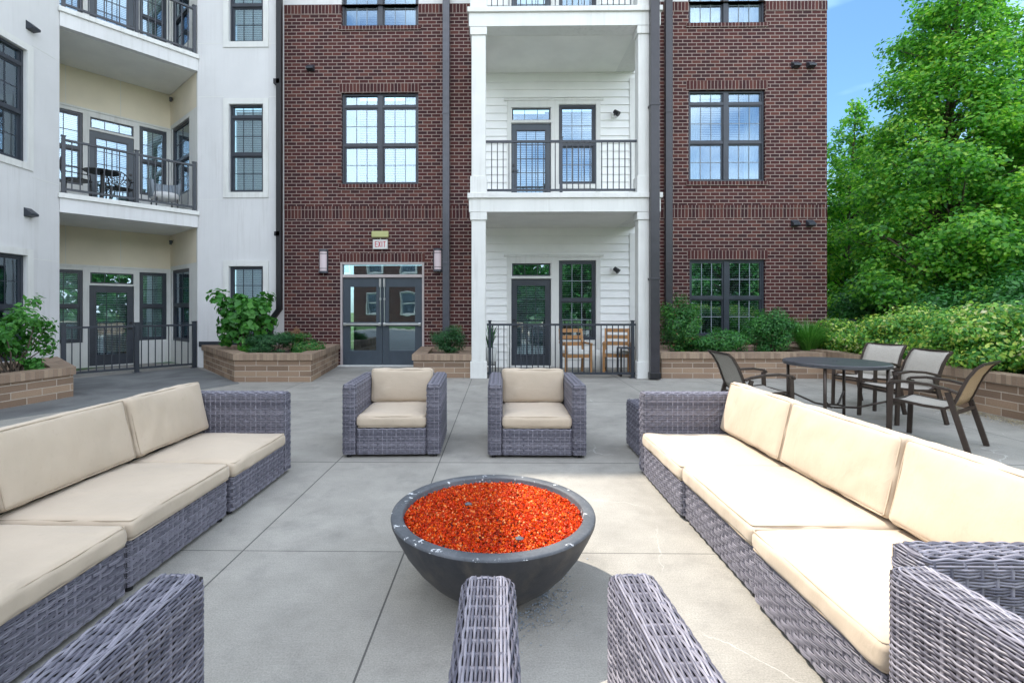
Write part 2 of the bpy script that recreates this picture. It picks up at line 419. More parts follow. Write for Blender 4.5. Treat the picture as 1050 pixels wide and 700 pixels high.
def darkconc():
    k = NM('path_concrete'); big = k.noise(1.1, 6, .6, dist=.8); fine = k.noise(110, 3, .7)
    c = k.ramp(big, [(.35, (.105, .108, .11)), (.62, (.20, .205, .20))])
    c = k.mix(.5, c, k.ramp(fine, [(.32, G(.5)), (.62, G(1.0))]), 'MULTIPLY'); k.l(c, k.b.inputs['Base Color'])
    k.b.inputs['Roughness'].default_value = .75; k.bump(fine, .3, .003); return k.m
M['darkconc'] = darkconc()
M['lawn'] = plain('lawn', (.055, .12, .03), .95, var=.4, scale=3, bump=.5)
struct('ground', MB().box(-150, 150, -150, 150, -.4, -.02), M['lawn'])
struct('patio', MB().box(-9.2, 7.0, -9, 12.0, -.3, 0), M['concrete'])
struct('path', MB().prism([(-8.4, 9.0), (-6.62, 7.3), (-6.9, 5.0), (-6.2, 5.6), (-5.4, 7.0), (-4.7, 8.75), (-4.95, 9.1), (-6.85, 10.95), (-7.2, 10.95)], 0.0, .004), M['darkconc'])

BRK = Frame((0, 11.5), (1, 0))
SID = Frame((0, 11.3), (1, 0))
C2 = Vector((-6.93, 11.1)); cdir = Vector((.643, .766)).normalized(); C1 = C2 - cdir * 2.39
FRW = Frame((C2.x, C2.y), (1, 0))                       # pale wall facing the patio
CHF = Frame((C1.x, C1.y), cdir)                         # slanted balcony bay
wdir = Vector((-.055, 1)).normalized(); W0 = C1 - wdir * 9.5
WNG = Frame((W0.x, W0.y), wdir)                         # wing wall on the left

def wall_open(mb, u0, u1, z0, z1, ops, rev=.14, y=0.0):
    us = sorted({u0, u1, *[o[0] for o in ops], *[o[1] for o in ops]}); zs = sorted({z0, z1, *[o[2] for o in ops], *[o[3] for o in ops]})
    us = [u for u in us if u0 <= u <= u1]; zs = [z for z in zs if z0 <= z <= z1]
    for i in range(len(us) - 1):
        for j in range(len(zs) - 1):
            cu, cz = (us[i] + us[i + 1]) / 2, (zs[j] + zs[j + 1]) / 2
            if any(o[0] < cu < o[1] and o[2] < cz < o[3] for o in ops): continue
            mb.quad((us[i], y, zs[j]), (us[i + 1], y, zs[j]), (us[i + 1], y, zs[j + 1]), (us[i], y, zs[j + 1]))
    for a, b, c, d in ops:
        r = y + rev
        mb.quad((a, y, c), (a, y, d), (a, r, d), (a, r, c)); mb.quad((b, y, c), (b, r, c), (b, r, d), (b, y, d))
        mb.quad((a, y, d), (b, y, d), (b, r, d), (a, r, d)); mb.quad((a, y, c), (a, r, c), (b, r, c), (b, y, c))

SILLS = []
def window(fr, rect, parent, units=1, transom=0.0, split=.5, cols=3, rows=2, y=.07, frame='frame', muntin='muntin', blind=.6, trim=0, curtain=False, fw=.05, sashes=True, slatang=.5):
    u0, u1, z0, z1 = rect
    F = MB(fr.m); Pn = MB(fr.m); Mu = MB(fr.m); Bl = MB(fr.m); Dk = MB(fr.m)
    g = .004
    mw = .11 if units == 2 else 0
    F.box(u0 + g, u0 + fw, y, y + .09, z0 + g, z1 - g); F.box(u1 - fw, u1 - g, y, y + .09, z0 + g, z1 - g)
    F.box(u0 + fw, u1 - fw, y, y + .09, z0 + g, z0 + fw); F.box(u0 + fw, u1 - fw, y, y + .09, z1 - fw, z1 - g)
    um = (u0 + u1) / 2
    spans = [(u0 + fw, u1 - fw)] if units == 1 else [(u0 + fw, um - mw / 2), (um + mw / 2, u1 - fw)]
    if units == 2: F.box(um - mw / 2, um + mw / 2, y - .01, y + .10, z0 + fw, z1 - fw)
    def lite(a, b, c, d, nc, nr, yy):
        Pn.box(a, b, yy, yy + .008, c, d)
        for i in range(1, nc): x = a + (b - a) * i / nc; Mu.box(x - .007, x + .007, yy - .009, yy - .002, c, d)
        for j in range(1, nr): z = c + (d - c) * j / nr; Mu.box(a, b, yy - .008, yy - .003, z - .007, z + .007)
    for a, b in spans:
        top = z1 - fw
        if transom:
            zt = z1 - transom; F.box(a, b, y - .005, y + .09, zt - .035, zt + .035)
            lite(a + .03, b - .03, zt + .035 + .02, top - .01, cols, 1, y + .05)
            for q in ((a, a + .03), (b - .03, b)): F.box(q[0], q[1], y + .02, y + .08, zt + .035, top)
            top = zt - .035
        if sashes:
            zm = z0 + fw + (top - z0 - fw) * split
            F.box(a, b, y + .005, y + .085, zm - .028, zm + .028)
            for (c, d, yy) in ((zm + .028, top, y + .035), (z0 + fw, zm - .028, y + .055)):
                F.box(a, a + .035, yy - .02, yy + .03, c, d); F.box(b - .035, b, yy - .02, yy + .03, c, d)
                F.box(a + .035, b - .035, yy - .02, yy + .03, d - .03, d); F.box(a + .035, b - .035, yy - .02, yy + .03, c, c + .03)
                lite(a + .035, b - .035, c + .03, d - .03, cols, rows, yy)
        else:
            lite(a, b, z0 + fw, top, cols, rows * 2, y + .05)
        # blind
        zb = z1 - fw - (z1 - z0) * blind
        if blind > 0:
            z = z1 - fw - .03; dz = .042
            while z > zb:
                ca, sa = .018 * math.cos(slatang), .018 * math.sin(slatang)
                Bl.add([(a + .01, y + .145 - ca, z - sa), (b - .01, y + .145 - ca, z - sa), (b - .01, y + .145 + ca, z + sa), (a + .01, y + .145 + ca, z + sa),
                        (a + .01, y + .145 - ca, z - sa + .003), (b - .01, y + .145 - ca, z - sa + .003), (b - .01, y + .145 + ca, z + sa + .003), (a + .01, y + .145 + ca, z + sa + .003)],
                       [(0, 3, 2, 1), (4, 5, 6, 7), (0, 1, 5, 4), (1, 2, 6, 5), (2, 3, 7, 6), (3, 0, 4, 7)])
                z -= dz
            Bl.box(a + .01, b - .01, y + .125, y + .165, zb - .02, zb)
    w = F.build('window', M[frame], parent)
    Pn.build('pane', M['glass'], w); Mu.build('muntin_grid', M[muntin], w)
    if blind > 0: Bl.build('blind', M['blind'], w)
    if curtain:
        Cu = MB(fr.m)
        for (a, b) in ((u0 + .04, u0 + (u1 - u0) * .2), (u1 - (u1 - u0) * .2, u1 - .04)):
            n = 14; pts = [(a + (b - a) * i / n, y + .21 + .02 * math.sin(i * 2.1)) for i in range(n + 1)]
            for i in range(n):
                Cu.quad((pts[i][0], pts[i][1], z0), (pts[i + 1][0], pts[i + 1][1], z0), (pts[i + 1][0], pts[i + 1][1], z1), (pts[i][0], pts[i][1], z1))
        Cu.build('curtain', M['curtain'], w, smooth=True)
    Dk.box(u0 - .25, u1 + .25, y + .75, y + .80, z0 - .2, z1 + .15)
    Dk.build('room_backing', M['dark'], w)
    if trim:
        T = MB(fr.m); t = trim
        T.box(u0 - t, u0 - .002, -.022, .02, z0 - t, z1 + t); T.box(u1 + .002, u1 + t, -.022, .02, z0 - t, z1 + t)
        T.box(u0 - .002, u1 + .002, -.022, .02, z1 + .002, z1 + t); T.box(u0 - .002, u1 + .002, -.022, .02, z0 - t, z0 - .002)
        T.build('window_trim', M['trim'], w)
    return w
def glazed_door(fr, rect, parent, mat='charcoal', y=.06, tr=None, cols=2, rows=5, blind=0, handle_left=True):
    u0, u1, z0, z1 = rect
    D = MB(fr.m); st = .13; g = .006
    D.box(u0 + g, u0 + st, y, y + .045, z0 + g, z1 - g); D.box(u1 - st, u1 - g, y, y + .045, z0 + g, z1 - g)
    D.box(u0 + st, u1 - st, y, y + .045, z0 + g, z0 + .25); D.box(u0 + st, u1 - st, y, y + .045, z1 - .16, z1 - g)
    d = D.build('door', M[mat], parent)
    Pn = MB(fr.m).box(u0 + st, u1 - st, y + .02, y + .028, z0 + .25, z1 - .16); Pn.build('pane', M['glass'], d)
    B = MB(fr.m)
    a, b, c, e = u0 + st, u1 - st, z0 + .25, z1 - .16
    for i in range(1, cols): x = a + (b - a) * i / cols; B.box(x - .006, x + .006, y + .010, y + .018, c, e)
    for j in range(1, rows): z = c + (e - c) * j / rows; B.box(a, b, y + .011, y + .017, z - .006, z + .006)
    fwd = .025
    for q in ((a - fwd, a + .004, c - fwd, e + fwd), (b - .004, b + fwd, c - fwd, e + fwd)): B.box(q[0], q[1], y - .008, y - .0005, q[2], q[3])
    for q in ((a + .004, b - .004, c - fwd, c + .004), (a + .004, b - .004, e - .004, e + fwd)): B.box(q[0], q[1], y - .008, y - .0005, q[2], q[3])
    B.build('glazing_bead', M['frame'], d)
    if blind:
        Bl = MB(fr.m); z = e - .02
        while z > c + .02:
            Bl.box(a, b, y + .075, y + .092, z, z + .020); z -= .042
        Bl.build('blind', M['blind'], d)
    Hn = MB(fr.m); hx = u0 + .06 if handle_left else u1 - .06; zz = z0 + (z1 - z0) * .46
    Hn.tube([(hx, y, zz), (hx, y - .05, zz)], .026, 12); Hn.bar((hx, y - .05, zz), (hx + (.11 if handle_left else -.11), y - .05, zz), .02)
    Hn.tube([(hx, y, zz + .13), (hx, y - .03, zz + .13)], .028, 12)
    Hn.build('handle', M['black'], d)
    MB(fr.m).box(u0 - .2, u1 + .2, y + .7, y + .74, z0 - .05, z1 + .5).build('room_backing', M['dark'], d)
    if tr:
        a, b, c, e = tr
        T = MB(fr.m); T.box(a, b, y + .02, y + .028, c, e); T.build('transom_pane', M['glass'], d)
        T = MB(fr.m)
        for i in (1, 2): x = a + (b - a) * i / 3; T.box(x - .006, x + .006, y + .008, y + .018, c, e)
        f = .03
        T.box(a, b, y, y + .02, e - f, e); T.box(a, b, y, y + .02, c, c + f); T.box(a, a + f, y, y + .02, c + f, e - f); T.box(b - f, b, y, y + .02, c + f, e - f)
        T.build('transom_frame', M['frame'], d)
    return d

# ------------------------------------------------------------------ brick building
bb = thing('apartment_building', 'dark red brick apartment building with white stacked balconies in the middle', 'building', (1.3, 11.5, 0))
bx0 = BRK.at(288, 200)[0]; bx1 = BRK.at(848, 200)[0]
ZB = BRK.at(600, -3)[1] if False else 8.55            # top of the brickwork, pale cladding above
gap0 = BRK.at(492, 300)[0]; gap1 = BRK.at(652, 300)[0]
wl2 = BRK.rect(350, 429, 95, 189); wr2 = BRK.rect(706, 785, 92, 186); wr1 = BRK.rect(707, 785, 266, 345)
wl3 = (wl2[0], wl2[1], BRK.at(390, 27)[1], BRK.at(390, 27)[1] + 2.15); wr3 = (wr2[0], wr2[1], BRK.at(745, 24)[1], BRK.at(745, 24)[1] + 2.15)
dd = BRK.rect(349, 435, 269, 376); dd = (dd[0], dd[1], 0.0, dd[3])
wb = MB(); wb.m = BRK.m
wall_open(wb, bx0, gap0, 0, ZB, [wl2, dd, (wl3[0], wl3[1], wl3[2], ZB)])
wall_open(wb, gap1, bx1, 0, ZB, [wr2, wr1, (wr3[0], wr3[1], wr3[2], ZB)])
wb.quad((bx1, 0, 0), (bx1, 12, 0), (bx1, 12, ZB), (bx1, 0, ZB))
wb.quad((gap0, 0, 0), (gap0, 0, ZB), (gap0, .4, ZB), (gap0, .4, 0)); 
wb.build('brick_wall', M['brick'], bb)
ub = MB(BRK.m)
wall_open(ub, bx0, bx1, ZB, 16.35, [(wl3[0], wl3[1], ZB, wl3[3]), (wr3[0], wr3[1], ZB, wr3[3])], y=.02)
ub.quad((bx1, .02, ZB), (bx1, 12, ZB), (bx1, 12, 16.35), (bx1, .02, 16.35))
ub.build('upper_wall', M['stucco'], bb)
MB(BRK.m).box(-8.6, bx1 + .35, -1.2, 12.5, 16.35, 16.65).build('roof', M['soffit'], bb)  # unseen eave, pushed forward to place the shadow edge on the patio
for r_, fr_ in ((wl2, 0), (wr2, 1), (wl3, 0), (wr3, 1)):
    window(BRK, r_, bb, units=2, transom=.30, frame='frame', blind=(.96 if fr_ == 0 else .55), curtain=True)
window(BRK, wr1, bb, units=2, transom=0, blind=.97, curtain=False, slatang=.15)
sb = MB(BRK.m)
def soldier(px0, px1, y0, y1, p=.003):
    a = BRK.at(px0, y0)[0]; b = BRK.at(px1, y0)[0]; z1_ = BRK.at((px0 + px1) / 2, y0)[1]; z0_ = BRK.at((px0 + px1) / 2, y1)[1]
    return a, b, z0_, z1_, p
def uvstrip(name, mat, a, b, z0, z1, p, back, zo=0):
    q = MB(BRK.m)
    F = ((0, 1, 5, 4), (4, 5, 6, 7), (1, 2, 6, 5), (3, 0, 4, 7), (0, 3, 2, 1))
    l, h = b - a, z1 - z0; t = p + back; o = -.004
    U = ([(0, o), (l, o), (l, h + o), (0, h + o)], [(0, .02), (l, .02), (l, .02 + t), (0, .02 + t)], [(.02, o), (.06, o), (.06, h + o), (.02, h + o)], [(.02, o), (.06, o), (.06, h + o), (.02, h + o)], [(0, .02), (0, .02 + t), (l, .02 + t), (l, .02)])
    q.add([(a, -p, z0), (b, -p, z0), (b, back, z0), (a, back, z0), (a, -p, z1), (b, -p, z1), (b, back, z1), (a, back, z1)], F, [list(u) for u in U])
    return q.build(name, M[mat], bb)
def strip(a, b, z0, z1, p=.004): uvstrip('soldier_course', 'soldier', a, b, z0, z1, p, .02)
for (u0_, u1_, z0_, z1_) in (wl2, wr2, wr1):
    strip(u0_ - .05, u1_ + .05, z1_, z1_ + .215)
strip(dd[0] - .02, dd[1] + .02, dd[3], dd[3] + .215)
zsb = BRK.at(568, 224)[1]
strip(bx0, gap0 - .002, zsb, zsb + .215); strip(gap1 + .002, bx1 + .004, zsb, zsb + .215)
zt3 = BRK.at(568, 13)[1]
for a, b in ((bx0, wl3[0]), (wl3[1], gap0 - .002), (gap1 + .002, wr3[0]), (wr3[1], bx1 + .004)): strip(a, b, zt3, zt3 + .215, .012)
for (u0_, u1_, z0_, z1_) in (wl2, wr2, wr1, wl3, wr3): uvstrip('rowlock_sill', 'rowlock', u0_ - .06, u1_ + .06, z0_ - .095, z0_ - .001, .03, .10)
uvstrip('rowlock_course', 'rowlock', bx0, gap0 - .002, zsb + .216, zsb + .300, .014, .02); uvstrip('rowlock_course', 'rowlock', gap1 + .002, bx1 + .004, zsb + .216, zsb + .300, .014, .02)

# double entrance door
u0, u1, z0, z1 = dd
fw = .05
tf = MB(BRK.m)
zt = BRK.at(392, 283)[1]
tf.box(u0 + .003, u0 + fw, -.02, .14, 0, z1 - .004); tf.box(u1 - fw, u1 - .003, -.02, .14, 0, z1 - .004)
tf.box(u0 + fw, u1 - fw, -.02, .14, z1 - fw, z1 - .004); tf.box(u0 + fw, u1 - fw, -.02, .14, zt - .035, zt + .035)
df = tf.build('door_frame', M['taupe'], bb, bevel=.006)
MB(BRK.m).box(u0 + fw, u1 - fw, .05, .058, zt + .035, z1 - fw).build('transom_pane', M['glass'], df)
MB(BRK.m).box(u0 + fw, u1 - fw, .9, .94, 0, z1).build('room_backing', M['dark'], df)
MB(BRK.m).box(u0 - .02, u1 + .02, -.16, .14, 0.001, .018).build('threshold', M['trim'], df)
dm = (u0 + u1) / 2; dt = zt - .035
for sgn, a, b in ((-1, u0 + fw + .004, dm - .003), (1, dm + .003, u1 - fw - .004)):
    D = MB(BRK.m); y = .03; ga, gb, gc, gd = a + .17, b - .15, .36, dt - .22
    if sgn > 0: ga, gb = a + .15, b - .17
    zmid = .98
    D.box(a, ga, y, y + .045, .02, dt - .005); D.box(gb, b, y, y + .045, .02, dt - .005)
    D.box(ga, gb, y, y + .045, .02, gc); D.box(ga, gb, y, y + .045, gd, dt - .005); D.box(ga, gb, y, y + .045, zmid - .05, zmid + .05)
    d = D.build('door', M['bluegrey'], bb, bevel=.004)
    MB(BRK.m).box(ga, gb, y + .018, y + .026, gc, gd).build('pane', M['glass'], d)
    P = MB(BRK.m); P.bar((a + .03, y - .055, zmid), (b - .03, y - .055, zmid), .035, .05)
    for x in (a + .05, b - .05): P.box(x - .03, x + .03, y - .07, y, zmid - .035, zmid + .035)
    P.build('push_bar', M['steel'], d, bevel=.005)
    x = b - .045 if sgn < 0 else a + .045
    P = MB(BRK.m); P.tube([(x, y - .02, zmid), (x, y - .02, dt - .05)], .011, 8)
    for zz in (zmid + .6, dt - .12): P.box(x - .02, x + .02, y - .035, y, zz - .025, zz + .025)
    P.box(x - .024, x + .024, y - .05, y, dt - .22, dt - .02)
    P.build('vertical_rod', M['steel'], d)

# siding bay behind the balconies
sa = SID.at(487, 300)[0]; sbb = SID.at(651.5, 300)[0]
FL = [0.0, 3.58, 7.16]
LR = {}
def bay(level):
    z = FL[level]
    door = SID.rect(524.3, 565, 285.7, 377); win = SID.rect(573, 611, 267, 348.6); tr = SID.rect(525, 564.5, 270, 283)
    off = z + (.02 if level else 0)
    return (door[0], door[1], .03 + z, door[3] + off), (win[0], win[1], win[2] + off, win[3] + off), (tr[0], tr[1], tr[2] + off, tr[3] + off)
sw = MB(SID.m)
ops_all = []
for lv in range(3):
    d_, w_, t_ = bay(lv)
    if lv == 2: pass
    ops_all += [(d_[0], d_[1], d_[2], d_[3]), w_, t_]
# lap boards: each course a tilted face, broken at the openings
zz = 0.0; lap = .178
while zz < 10.6:
    z_hi = zz + lap; cuts = []
    for o in ops_all:
        if o[2] < z_hi and o[3] > zz: cuts.append((o[0] - .10, o[1] + .10))
    cuts.sort(); x = sa; segs = []
    for a, b in cuts:
        if a > x: segs.append((x, a))
        x = max(x, b)
    if x < sbb: segs.append((x, sbb))
    for a, b in segs:
        sw.quad((a, -.024, zz), (b, -.024, zz), (b, 0, z_hi), (a, 0, z_hi)); sw.quad((a, .008, zz), (b, .008, zz), (b, -.024, zz), (a, -.024, zz))
    zz = z_hi
sw.build('siding', M['siding'], bb)
sh = MB(SID.m)
wall_open(sh, sa, sbb, 0, 16.35, ops_all, rev=.12, y=.01)
sh.quad((sbb, .01, 0), (sbb, .2, 0), (sbb, .2, 16.35), (sbb, .01, 16.35))
sh.build('bay_wall', M['siding'], bb)
for lv in range(3):
    d_, w_, t_ = bay(lv)
    glazed_door(SID, d_, bb, mat=('frame' if lv == 0 else 'bluegrey'), tr=t_, cols=3, rows=5, blind=1, y=.04)
    window(SID, w_, bb, cols=3, rows=2, y=.03, blind=.97, slatang=(.1 if lv == 0 else .5), frame='frame')
    T = MB(SID.m)
    z_ = FL[lv]; zt_ = w_[3] + .085
    T.box(d_[0] - .10, d_[0] - .002, -.03, .01, z_ + .005, zt_); T.box(d_[1] + .002, w_[0] - .002, -.03, .01, z_ + .005, zt_)
    T.box(w_[1] + .002, w_[1] + .10, -.03, .01, z_ + .005, zt_)
    T.box(d_[0] - .002, d_[1] + .002, -.031, .01, t_[3] + .002, zt_); T.box(d_[0] - .002, d_[1] + .002, -.029, .01, d_[3] + .002, t_[2] - .002)
    T.box(w_[0] - .002, w_[1] + .002, -.031, .01, w_[3] + .002, zt_); T.box(w_[0] - .002, w_[1] + .002, -.031, .01, w_[2] - .10, w_[2] - .002)
    T.box(d_[0] - .17, w_[1] + .17, -.05, .01, zt_ + .001, zt_ + .045)
    T.build('door_trim', M['trim'], bb)
    T = MB(SID.m); T.box(sbb - .14, sbb + .004, -.035, .2, z_ + .02, FL[lv] + 3.58 - .5); T.build('corner_board', M['trim'], bb)
# balconies
def PX(px, Y): 
    r = raydir(px, 300); return r.x / r.y * Y
yc = 9.44
cxl = (PX(483.5, yc), PX(498, yc)); cxr = (PX(654.5, yc), PX(667.5, yc))
bxl, bxr = PX(481, yc), PX(677, yc)
for lv in (1, 2, 3):
    z = FL[lv] if lv < 3 else 10.74
    b = MB(); b.box(bxl, bxr, yc - .03, 11.29, z - .36, z - .10)
    bs = b.build('balcony_beam', M['trim'], bb)
    b = MB(); b.box(bxl - .03, bxr + .03, yc - .07, 11.28, z - .098, z); b.build('balcony_slab', M['trim'], bb, bevel=.006)
    b = MB(); b.box(cxl[1] + .002, cxr[0] - .002, yc + .32, 11.275, z - .366, z - .3605); b.build('soffit', M['soffit'], bb)
zz_ = [0.0, 3.58, 7.16, 10.74]
for lv in range(3):
    for cx in (cxl, cxr):
        z0_ = zz_[lv] + .002; z1_ = zz_[lv + 1] - .364
        K = MB(); K.box(cx[0], cx[1], yc, yc + (cx[1] - cx[0]), z0_ + .33, z1_ - .15)
        e = .025; K.box(cx[0] - e, cx[1] + e, yc - e, yc + (cx[1] - cx[0]) + e, z0_, z0_ + .33); K.box(cx[0] - e, cx[1] + e, yc - e, yc + (cx[1] - cx[0]) + e, z1_ - .15, z1_)
        K.build('column', M['trim'], bb, bevel=.006)
def railing(name, a, b, z, parent, mat='charcoal', posts=(0, .5, 1), npk=26, h=1.04, label=None, postw=.055, side=None):
    a = Vector((*a, 0)); b = Vector((*b, 0)); d = b - a
    if parent is None: root = thing(name, label, 'railing', (a.x, a.y, z))
    else:
        root = None
    T = MB(); T.bar(a + Vector((0, 0, z + h)), b + Vector((0, 0, z + h)), .05, .04)
    if side:
        for s0, s1 in side:
            s0 = Vector((*s0, 0)); s1 = Vector((*s1, 0))
            T.bar(s0 + Vector((0, 0, z + h)), s1 + Vector((0, 0, z + h)), .05, .04); T.bar(s0 + Vector((0, 0, z + .09)), s1 + Vector((0, 0, z + .09)), .035, .04)
    r = T.build('top_rail' if root else name, M[mat], root or parent)
    par = root or r
    T = MB(); T.bar(a + Vector((0, 0, z + .09)), b + Vector((0, 0, z + .09)), .035, .04); T.build('bottom_rail', M[mat], par)
    P = MB()
    for i in range(1, npk):
        p = a + d * i / npk; P.bar(p + Vector((0, 0, z + .1)), p + Vector((0, 0, z + h - .015)), .018, .018, up=d.normalized())
    if side:
        for s0, s1 in side:
            s0 = Vector((*s0, 0)); s1 = Vector((*s1, 0)); m = max(2, int((s1 - s0).length / .115))
            for i in range(1, m):
                p = s0 + (s1 - s0) * i / m; P.bar(p + Vector((0, 0, z + .1)), p + Vector((0, 0, z + h - .015)), .018, .018, up=(s1 - s0).normalized())
    P.build('pickets', M[mat], par)
    for t in posts:
        p = a + d * t; Q = MB(); up = d.normalized()
        Q.bar(p + Vector((0, 0, z)), p + Vector((0, 0, z + h + .07)), postw, postw, up=up); Q.bar(p + Vector((0, 0, z + h + .07)), p + Vector((0, 0, z + h + .085)), postw + .02, postw + .02, up=up)
        Q.bar(p + Vector((0, 0, z)), p + Vector((0, 0, z + .012)), postw + .06, postw + .06, up=up)
        Q.build('post', M[mat], par)
    return par
yr = 9.56
railing('balcony_railing', (cxl[1], yr), (cxr[0], yr), 3.58, bb, posts=(.5,), npk=26)
railing('balcony_railing', (cxl[1], yr), (cxr[0], yr), 7.16, bb, posts=(.5,), npk=26)
railing('patio_railing', (cxl[1] + .02, yr), (cxr[0] - .02, yr), 0, None, posts=(.02, .5, .98), npk=26, label='charcoal metal railing between the white columns in front of the wooden chairs')
# bracketed corner post of that patio
# downspouts
def spout(pts, w, h, mat, parent, straps=()):
    s = MB()
    for i in range(len(pts) - 1): s.bar(pts[i], pts[i + 1], w, h, up=(0, 1, 0))
    for z in straps: s.box(pts[0][0] - w / 2 - .01, pts[0][0] + w / 2 + .01, pts[0][1] - h / 2 - .008, pts[0][1] + h / 2 + .05, z, z + .04)
    return s.build('downspout', M[mat], parent, bevel=.006)
ys = 9.33
xs = PX(671, ys); spout([(xs, ys, .12), (xs, ys, 16.3)], .17, .12, 'spout', bb, (1.9, 5.2, 8.7))
s = MB(); s.box(xs - .10, xs + .10, ys - .08, ys + .08, .02, .14); s.build('downspout_boot', M['black'], bb, bevel=.01)
yb = 11.42
xs = PX(685.5, yb); spout([(xs, yb, .6), (xs, yb, 16.3)], .16, .11, 'spout', bb, (2.4, 5.9))
xs = PX(457.5, yb); spout([(xs, yb, .6), (xs, yb, 16.3)], .16, .11, 'spout2', bb, (2.4, 5.9))
def vent(fr, px, py, parent, s=.17):
    u, z = fr.at(px, py); v = MB(fr.m)
    v.add([(u - s / 2, 0, z + .08), (u + s / 2, 0, z + .08), (u + s / 2, -.13, z - .02), (u - s / 2, -.13, z - .02), (u - s / 2, 0, z - .08), (u + s / 2, 0, z - .08), (u + s / 2, -.13, z - .06), (u - s / 2, -.13, z - .06)],
          [(0, 1, 2, 3), (3, 2, 6, 7), (0, 3, 7, 4), (1, 5, 6, 2), (4, 7, 6, 5)])
    v.build('vent_hood', M['charcoal'], parent, bevel=.006)
for px, py in ((319, 70), (815, 67), (830.5, 67), (814.5, 229), (830, 229)): vent(BRK, px, py, bb)

# ------------------------------------------------------------------ pale wing with the slanted balcony bay
ww = thing('apartment_building', 'pale grey stucco apartment wing with slanted balconies on the left', 'building', (C2.x, C2.y, 0))
WT = 16.60; BT = 11.0  # wing height tuned to its shadow on the bowl; bay kept low for sunlight
fu1 = FRW.at(283.5, 200)[0]
w2 = FRW.rect(235, 270, 107, 197); w1 = FRW.rect(235, 270, 273, 350); w3 = (w2[0], w2[1], FRW.at(252, 43)[1], FRW.at(252, 43)[1] + 2.0)
f = MB(FRW.m); wall_open(f, 0, fu1, 0, BT, [w1, w2, w3]); f.quad((fu1, 0, 0), (fu1, .5, 0), (fu1, .5, BT), (fu1, 0, BT))
f.build('front_wall', M['stucco'], ww)
for w_ in (w1, w2, w3): window(FRW, w_, ww, transom=(.27 if w_ is not w1 else 0), cols=3, rows=2, muntin='frame', blind=.97, slatang=1.1, trim=.13, y=.05, fw=.04)
Lw = 9.5
ua, za0 = WNG.at(27, 167); zb1 = WNG.at(27, 52)[1]; u27 = WNG.at(27, 110)[0]
ww2 = (u27 - 1.1, u27, za0, zb1); ww1 = (u27 - 1.1, u27, .45, WNG.at(27, 262)[1]); ww3 = (u27 - 1.1, u27, za0 + 3.58, zb1 + 3.58)
more = []
for k in (4.2,):
    for q in (ww1, ww2, ww3): more.append((q[0] - k, q[1] - k, q[2], q[3]))
f = MB(WNG.m); wall_open(f, 0, Lw, 0, WT, [ww1, ww2, ww3] + more); f.build('side_wall', M['stucco'], ww)
for w_ in [ww1, ww2, ww3] + more: window(WNG, w_, ww, transom=(.0 if w_[2] < 1 else .27), cols=4, rows=2, muntin='frame', blind=.97, slatang=1.0, trim=.12, y=.05, fw=.045)
# panel joints in the stucco
for fr_, a, b, zs_ in ((FRW, .02, fu1 - .02, (3.85, 6.2, 7.42)), (WNG, 0, Lw - .02, (2.25, 3.72, 6.1, 7.3))):
    for z in zs_:
        if fr_ is FRW: 
            for (p, q) in ((a, w2[0] - .132), (w2[1] + .132, b)): MB(fr_.m).box(p, q, -.003, .004, z, z + .008).build('panel_joint', M['soffit'], ww)
        else:
            MB(fr_.m).box(ww2[1] + .122, b, -.003, .004, z, z + .008).build('panel_joint', M['soffit'], ww)
f = MB(FRW.m); f.box(.05, fu1, -.035, -.001, .48, .60) ; f.build('base_flashing', M['charcoal'], ww)
